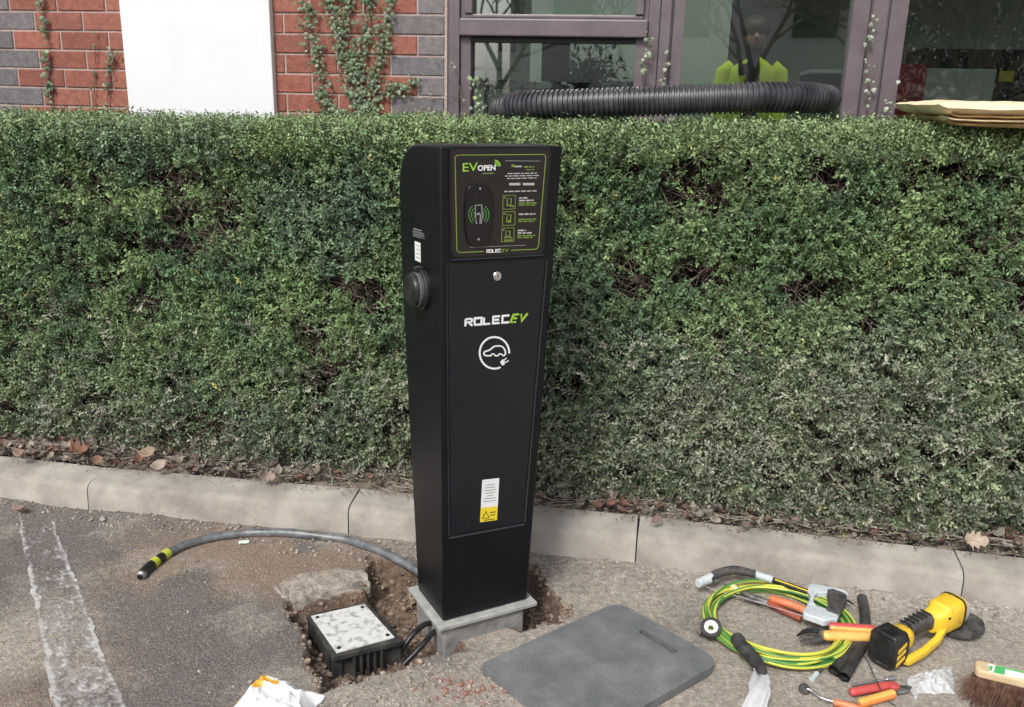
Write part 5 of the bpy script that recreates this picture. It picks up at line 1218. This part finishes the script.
for sg in (-1, 1):
    m = MB(); sec = []
    vs = []; rows = [(1.50, .055, .055), (1.47, .11, .075), (1.42, .19, .085), (1.32, .20, .10), (1.15, .19, .115), (.98, .19, .12), (.80, .19, .12)]
    for zz_, w_, dpt in rows:
        x_in = .045 if zz_ > 1.45 else (.05+.03*(1.45-zz_))
        for k in range(9):
            a = PI*k/8   # from centre front round the side to the back
            x = x_in*(1-k/8)*1.0+w_*math.sin(a/1.0) if k < 8 else 0.0
            x = x_in+(w_-x_in)*math.sin(a) if k <= 4 else w_*math.sin(a)
            y = -dpt*math.cos(a)-.005
            vs.append(po+lift((sg*x, y, zz_)))
    n = len(rows); m.add(vs, [(i*9+k, i*9+k+1, (i+1)*9+k+1, (i+1)*9+k) for i in range(n-1) for k in range(8)])
    jk = m.build('jacket_half', M['hivis'], pers, smooth=True); sm_ = jk.modifiers.new('t', 'SOLIDIFY'); sm_.thickness = .012
    sl = MB().tube([po+lift(v) for v in ((sg*.14, 0, 1.44), (sg*.19, 0, 1.39), (sg*.235, .02, 1.18), (sg*.215, -.09, 1.0))], [.05, .068, .058, .05], 14).build('jacket_sleeve', M['hivis'], pers, smooth=True)
    MB().tube([po+lift(v) for v in ((sg*.236, .01, 1.22), (sg*.237, .018, 1.17))], .064, 14, cap=False).build('reflective_band', M['silver'], sl)
    # hand
    h = po+lift((sg*.18, -.17, .93)); ce = [(0, 0, 0), (0, -.045, -.01)]; ee = [(0, 1)]; rds = [.022, (.036, .016)]
    for q_ in range(4):
        bx0 = (q_-1.5)*.017; l = [.062, .072, .068, .052][q_]; b0 = len(ce)
        ce += [(bx0, -.075, -.012), (bx0*1.05, -.075-l*.5, -.022), (bx0*1.05, -.075-l*.85, -.045)]; ee += [(1, b0), (b0, b0+1), (b0+1, b0+2)]; rds += [.0085, .0078, .0065]
    b0 = len(ce); ce += [(-sg*.034, -.03, -.01), (-sg*.05, -.06, -.018), (-sg*.05, -.085, -.028)]; ee += [(0, b0), (b0, b0+1), (b0+1, b0+2)]; rds += [.012, .010, .008]
    skinmesh('hand', [h-po+Rf@Vector(v)*sc_ for v in ce], ee, rds, M['skin'], pers)
# ================================================================ ivy
def ivy(label, paths, n_per, size, cols, spread=.02, sr=.0022, o_=.012, group='ivy strands climbing the facade'):
    p0 = paths[0][0]; base = W(fu(*p0), o_, fzz(*p0))
    t = thing('ivy', base, label, 'ivy', group)
    m = MB(); VV = []; FF = []; CC_ = []
    for pth in paths:
        w = [W(fu(a, b), o_, fzz(a, b)) for a, b in pth]; sp3 = spline(w, 5)
        sp3 = [p+Vector((random.uniform(-.003, .003), 0, 0)) for p in sp3]
        m.tube(sp3, [sr*(1-.5*i/len(sp3)) for i in range(len(sp3))], 5)
        L2 = sum((w[i+1]-w[i]).length for i in range(len(w)-1)); k = int(L2*n_per)
        for i in range(k):
            q_ = sp3[min(len(sp3)-1, int(random.random()*len(sp3)))]
            sz = size*random.uniform(.55, 1.25); c = q_+FU*random.gauss(0, spread)+ZV*random.gauss(0, spread*.8)+FNn*(random.uniform(.004, .022))
            ang = random.uniform(-.9, .9); pts5 = [(0, -.42), (.22, -.48), (.50, -.18), (.27, -.02), (.36, .28), (.10, .22), (0, .62), (-.10, .22), (-.36, .28), (-.27, -.02), (-.50, -.18), (-.22, -.48)]
            tz = random.uniform(-.5, .5); tx_ = random.uniform(-.2, .9); b0 = len(VV)
            vv = [(0, 0)]+pts5
            for j, (x, y) in enumerate(vv):
                y = -y; x2 = x*math.cos(ang)-y*math.sin(ang); y2 = x*math.sin(ang)+y*math.cos(ang)
                dep = x2*math.sin(tz)+y2*math.sin(tx_)*-.6+(-.0 if j else .10)
                VV.append(tuple(c+(FU*x2*math.cos(tz)+ZV*y2*math.cos(tx_*.6)+FNn*dep)*sz))
            cl = random.choice(cols); f_ = random.uniform(.75, 1.25); CC_ += [tuple(q*f_ for q in cl)]*13
            for j in range(12): FF.append((b0, b0+1+j, b0+1+(j+1) % 12))
    m.build('stem', M['stem'], t)
    npmesh('leaves', np.array(VV), np.array(FF), M['ivy'], np.array(CC_), parent=t, origin=tuple(base))
gc = [(.075, .125, .055), (.11, .165, .08), (.055, .09, .042), (.19, .25, .15), (.12, .15, .085)]; pc_ = [(.27, .31, .23), (.38, .41, .34), (.16, .21, .13)]; dk_ = [(.10, .09, .06), (.12, .14, .07)]
ivy('single ivy strand hanging on the brickwork at the far left', [[(53, 110), (51, 85), (49, 60), (47, 30), (44, 5), (43, -25)]], 120, .024, gc, .008)
ivy('thin ivy strand with few leaves close to the white pilaster on its left', [[(109, 110), (110, 85), (111, 62), (112, 50)], [(111, 70), (117, 58), (119, 53)]], 80, .020, gc, .008)
ivy('nearly bare thin ivy stem between the left strand and the pilaster', [[(95, 110), (96, 85), (97, 55), (99, 35)]], 22, .018, dk_, .005)
ivy('large bushy ivy fanning up the brickwork beside the left window', [[(365, 122), (355, 95), (345, 60), (338, 30), (332, 0), (328, -20)], [(365, 122), (360, 85), (350, 55), (346, 20), (350, -20)], [(368, 122), (372, 90), (380, 60), (388, 25), (394, -20)], [(350, 122), (330, 110), (322, 80), (316, 45), (310, 5)],
     [(370, 115), (385, 92), (402, 88), (418, 82)], [(366, 110), (362, 70), (366, 30), (372, -10)], [(345, 122), (338, 112), (330, 105)]], 430, .0175, gc, .019, .003)
ivy('pale ivy sprig climbing the right side of the transomed window', [[(640, 100), (643, 75), (647, 55), (646, 30)], [(645, 50), (652, 42)]], 100, .020, pc_+gc[1:3], .010, o_=.02)
ivy('pale ivy strand on the first wide mullion right of the transomed window', [[(661, 100), (664, 75), (667, 52)]], 55, .016, pc_, .006, o_=.02)
ivy('pale ivy strand climbing the second wide mullion', [[(866, 108), (868, 85), (866, 60), (870, 35), (874, 10)]], 70, .018, pc_, .008, o_=.022)
ivy('short pale ivy shoot at the right foot of the second wide mullion', [[(884, 110), (889, 95), (896, 82)]], 70, .016, pc_, .006, o_=.022)
ivy('thin leafless creeper beside the left window frame', [[(455, 118), (470, 110), (462, 98), (449, 96), (430, 97)], [(462, 98), (458, 80), (452, 62)]], 14, .016, pc_, .006, .002)
ivy('small leafy shoot in front of the lower left corner of the left window', [[(478, 118), (480, 104), (476, 90), (473, 78)], [(480, 112), (486, 104)]], 150, .018, gc[1:4]+[(.3, .38, .15)], .012, o_=.03)
# ================================================================ behind the camera (seen in the window panes)
def bare_tree(x, y, h, seed, lab):
    r_ = random.Random(seed); t = thing('bare_tree', (x, y, 0), lab, 'tree', 'bare trees across the car park'); mt_ = MB(); mb = MB()
    def grow(p, d, l, r, lv):
        q = p+d*l; md = p.lerp(q, .5)+Vector((r_.uniform(-1, 1), r_.uniform(-1, 1), 0))*l*.05
        (mt_ if lv == 0 else mb).tube([p, md, q], [r, r*.85, r*.68], 7 if lv < 2 else 4, cap=lv == 0)
        if lv >= 7: return
        for k in range(3 if lv < 5 else 2):
            a = r_.uniform(.3, .75); az = r_.uniform(0, 6.28); o = d.orthogonal().normalized(); o = Matrix.Rotation(az, 3, d)@o
            grow(p.lerp(q, r_.uniform(.6, 1)), (d*math.cos(a)+o*math.sin(a)+ZV*.12).normalized(), l*r_.uniform(.60, .84), r*.60, lv+1)
    grow(Vector((x, y, -.1)), ZV, h*.22, h*.010, 0)
    mt_.build('trunk', M['bark'], t, smooth=True); mb.build('crown', M['bark'], t)
TL = [(3.6, -13, 9, 'bare tree nearest the facade opposite the right window'), (6.2, -16, 10, 'bare tree opposite the right edge of the right window'), (4.3, -15, 12, 'tall bare tree set back opposite the right window'),
      (8.4, -13, 9, 'bare tree at the far right across the car park'), (-.5, -13, 11, 'bare tree opposite the left half of the middle window'), (1.9, -13, 10, 'bare tree opposite the right half of the middle window'),
      (2.4, -17, 13, 'large bare tree set back opposite the middle window'), (-2.9, -12, 9, 'bare tree opposite the right half of the transomed window'), (-7, -15, 11, 'bare tree left of the pale house across the car park')]
for i, (x, y, h, lb) in enumerate(TL): bare_tree(x, y, h, 40+i, lb)
hs_ = thing('pale_house', (-3, -24, 0), 'pale two storey house with a hipped roof across the car park', 'house')
m = MB(); m.box((-3, -24, 2.6), (11, 8, 5.2)); wl = m.build('wall', M['pale'], hs_)
m = MB(); m.add([(-9, -28.5, 5.21), (3, -28.5, 5.21), (3, -19.5, 5.21), (-9, -19.5, 5.21), (-5.5, -24, 8), (-.5, -24, 8)], [(3, 2, 1, 0), (0, 1, 5, 4), (1, 2, 5), (2, 3, 4, 5), (3, 0, 4)]); m.build('roof', M['roof'], hs_)
for a, b_ in ((-6.5, 1.5), (-3, 1.5), (.5, 1.5), (-6.5, 4), (-3, 4), (.5, 4)): m = MB(); m.box((a, -19.97, b_), (1.2, .1, 1.2)); m.build('window', M['seal'], hs_)
rb = MB()
o = npmesh('far_shrubbery', *(lambda V, Fq, c: (V, Fq, M['leaf'], c))(*fan(np.stack([RNG.uniform(-30, 30, 9000), RNG.uniform(-27, -17.5, 9000), RNG.uniform(0, 1.7, 9000)], 1), RNG.normal(size=(9000, 3)), np.full(9000, .6), 3, .22, .14, np.tile([.05, .07, .035], (9000, 1))))); tag(o, 'dark shrubbery along the far side of the car park', kind='stuff')
def haze_wood():
    n = 26000; x = RNG.uniform(-1.5, 22, n); h_ = 7.5+3*fbm(x*.5, x*0, 3, 3); z = RNG.uniform(.1, 1, n)**.8*h_
    B = np.stack([x, RNG.uniform(-34, -24, n), z], 1); D = RNG.normal(size=(n, 3))*.4; D[:, 2] += 1
    return fan(B, D, np.full(n, 1.1), 2, .75, .05, np.array([.15, .125, .10])*RNG.uniform(.6, 1.3, (n, 1)))
V, Fq, Cc = haze_wood(); o = npmesh('far_wood', V, Fq, M['dryleaf'], Cc); tag(o, 'brown leafless wood beyond the car park', kind='stuff')
# ================================================================ light
w = bpy.data.worlds.new('World'); S.world = w; w.use_nodes = True; nt = w.node_tree; N = nt.nodes; L = nt.links
sky = N.new('ShaderNodeTexSky'); sky.sky_type = 'NISHITA'; sky.sun_disc = False; SE, SRt = math.radians(48), math.radians(205)
sky.sun_elevation = SE; sky.sun_rotation = SRt; sky.dust_density = 4; sky.air_density = 1.0; sky.ozone_density = 1
hsv = N.new('ShaderNodeHueSaturation'); hsv.inputs['Saturation'].default_value = .28; L.new(sky.outputs[0], hsv.inputs['Color'])
L.new(hsv.outputs[0], N['Background'].inputs[0]); N['Background'].inputs[1].default_value = .13
sl = bpy.data.lights.new('sun', 'SUN'); sl.energy = 1.5; sl.angle = math.radians(11); sl.color = (1, .97, .93)
so = bpy.data.objects.new('sun', sl); C.objects.link(so)
dirv = Vector((math.sin(SRt)*math.cos(SE), math.cos(SRt)*math.cos(SE), math.sin(SE)))   # towards the sun
so.rotation_euler = dirv.to_track_quat('Z', 'Y').to_euler(); so.location = (-5, -8, 10)
vs_ = S.view_settings; vs_.view_transform = 'Standard'; vs_.look = 'None'; vs_.gamma = 1; vs_.exposure = .52
S.render.resolution_x = 1024; S.render.resolution_y = 707
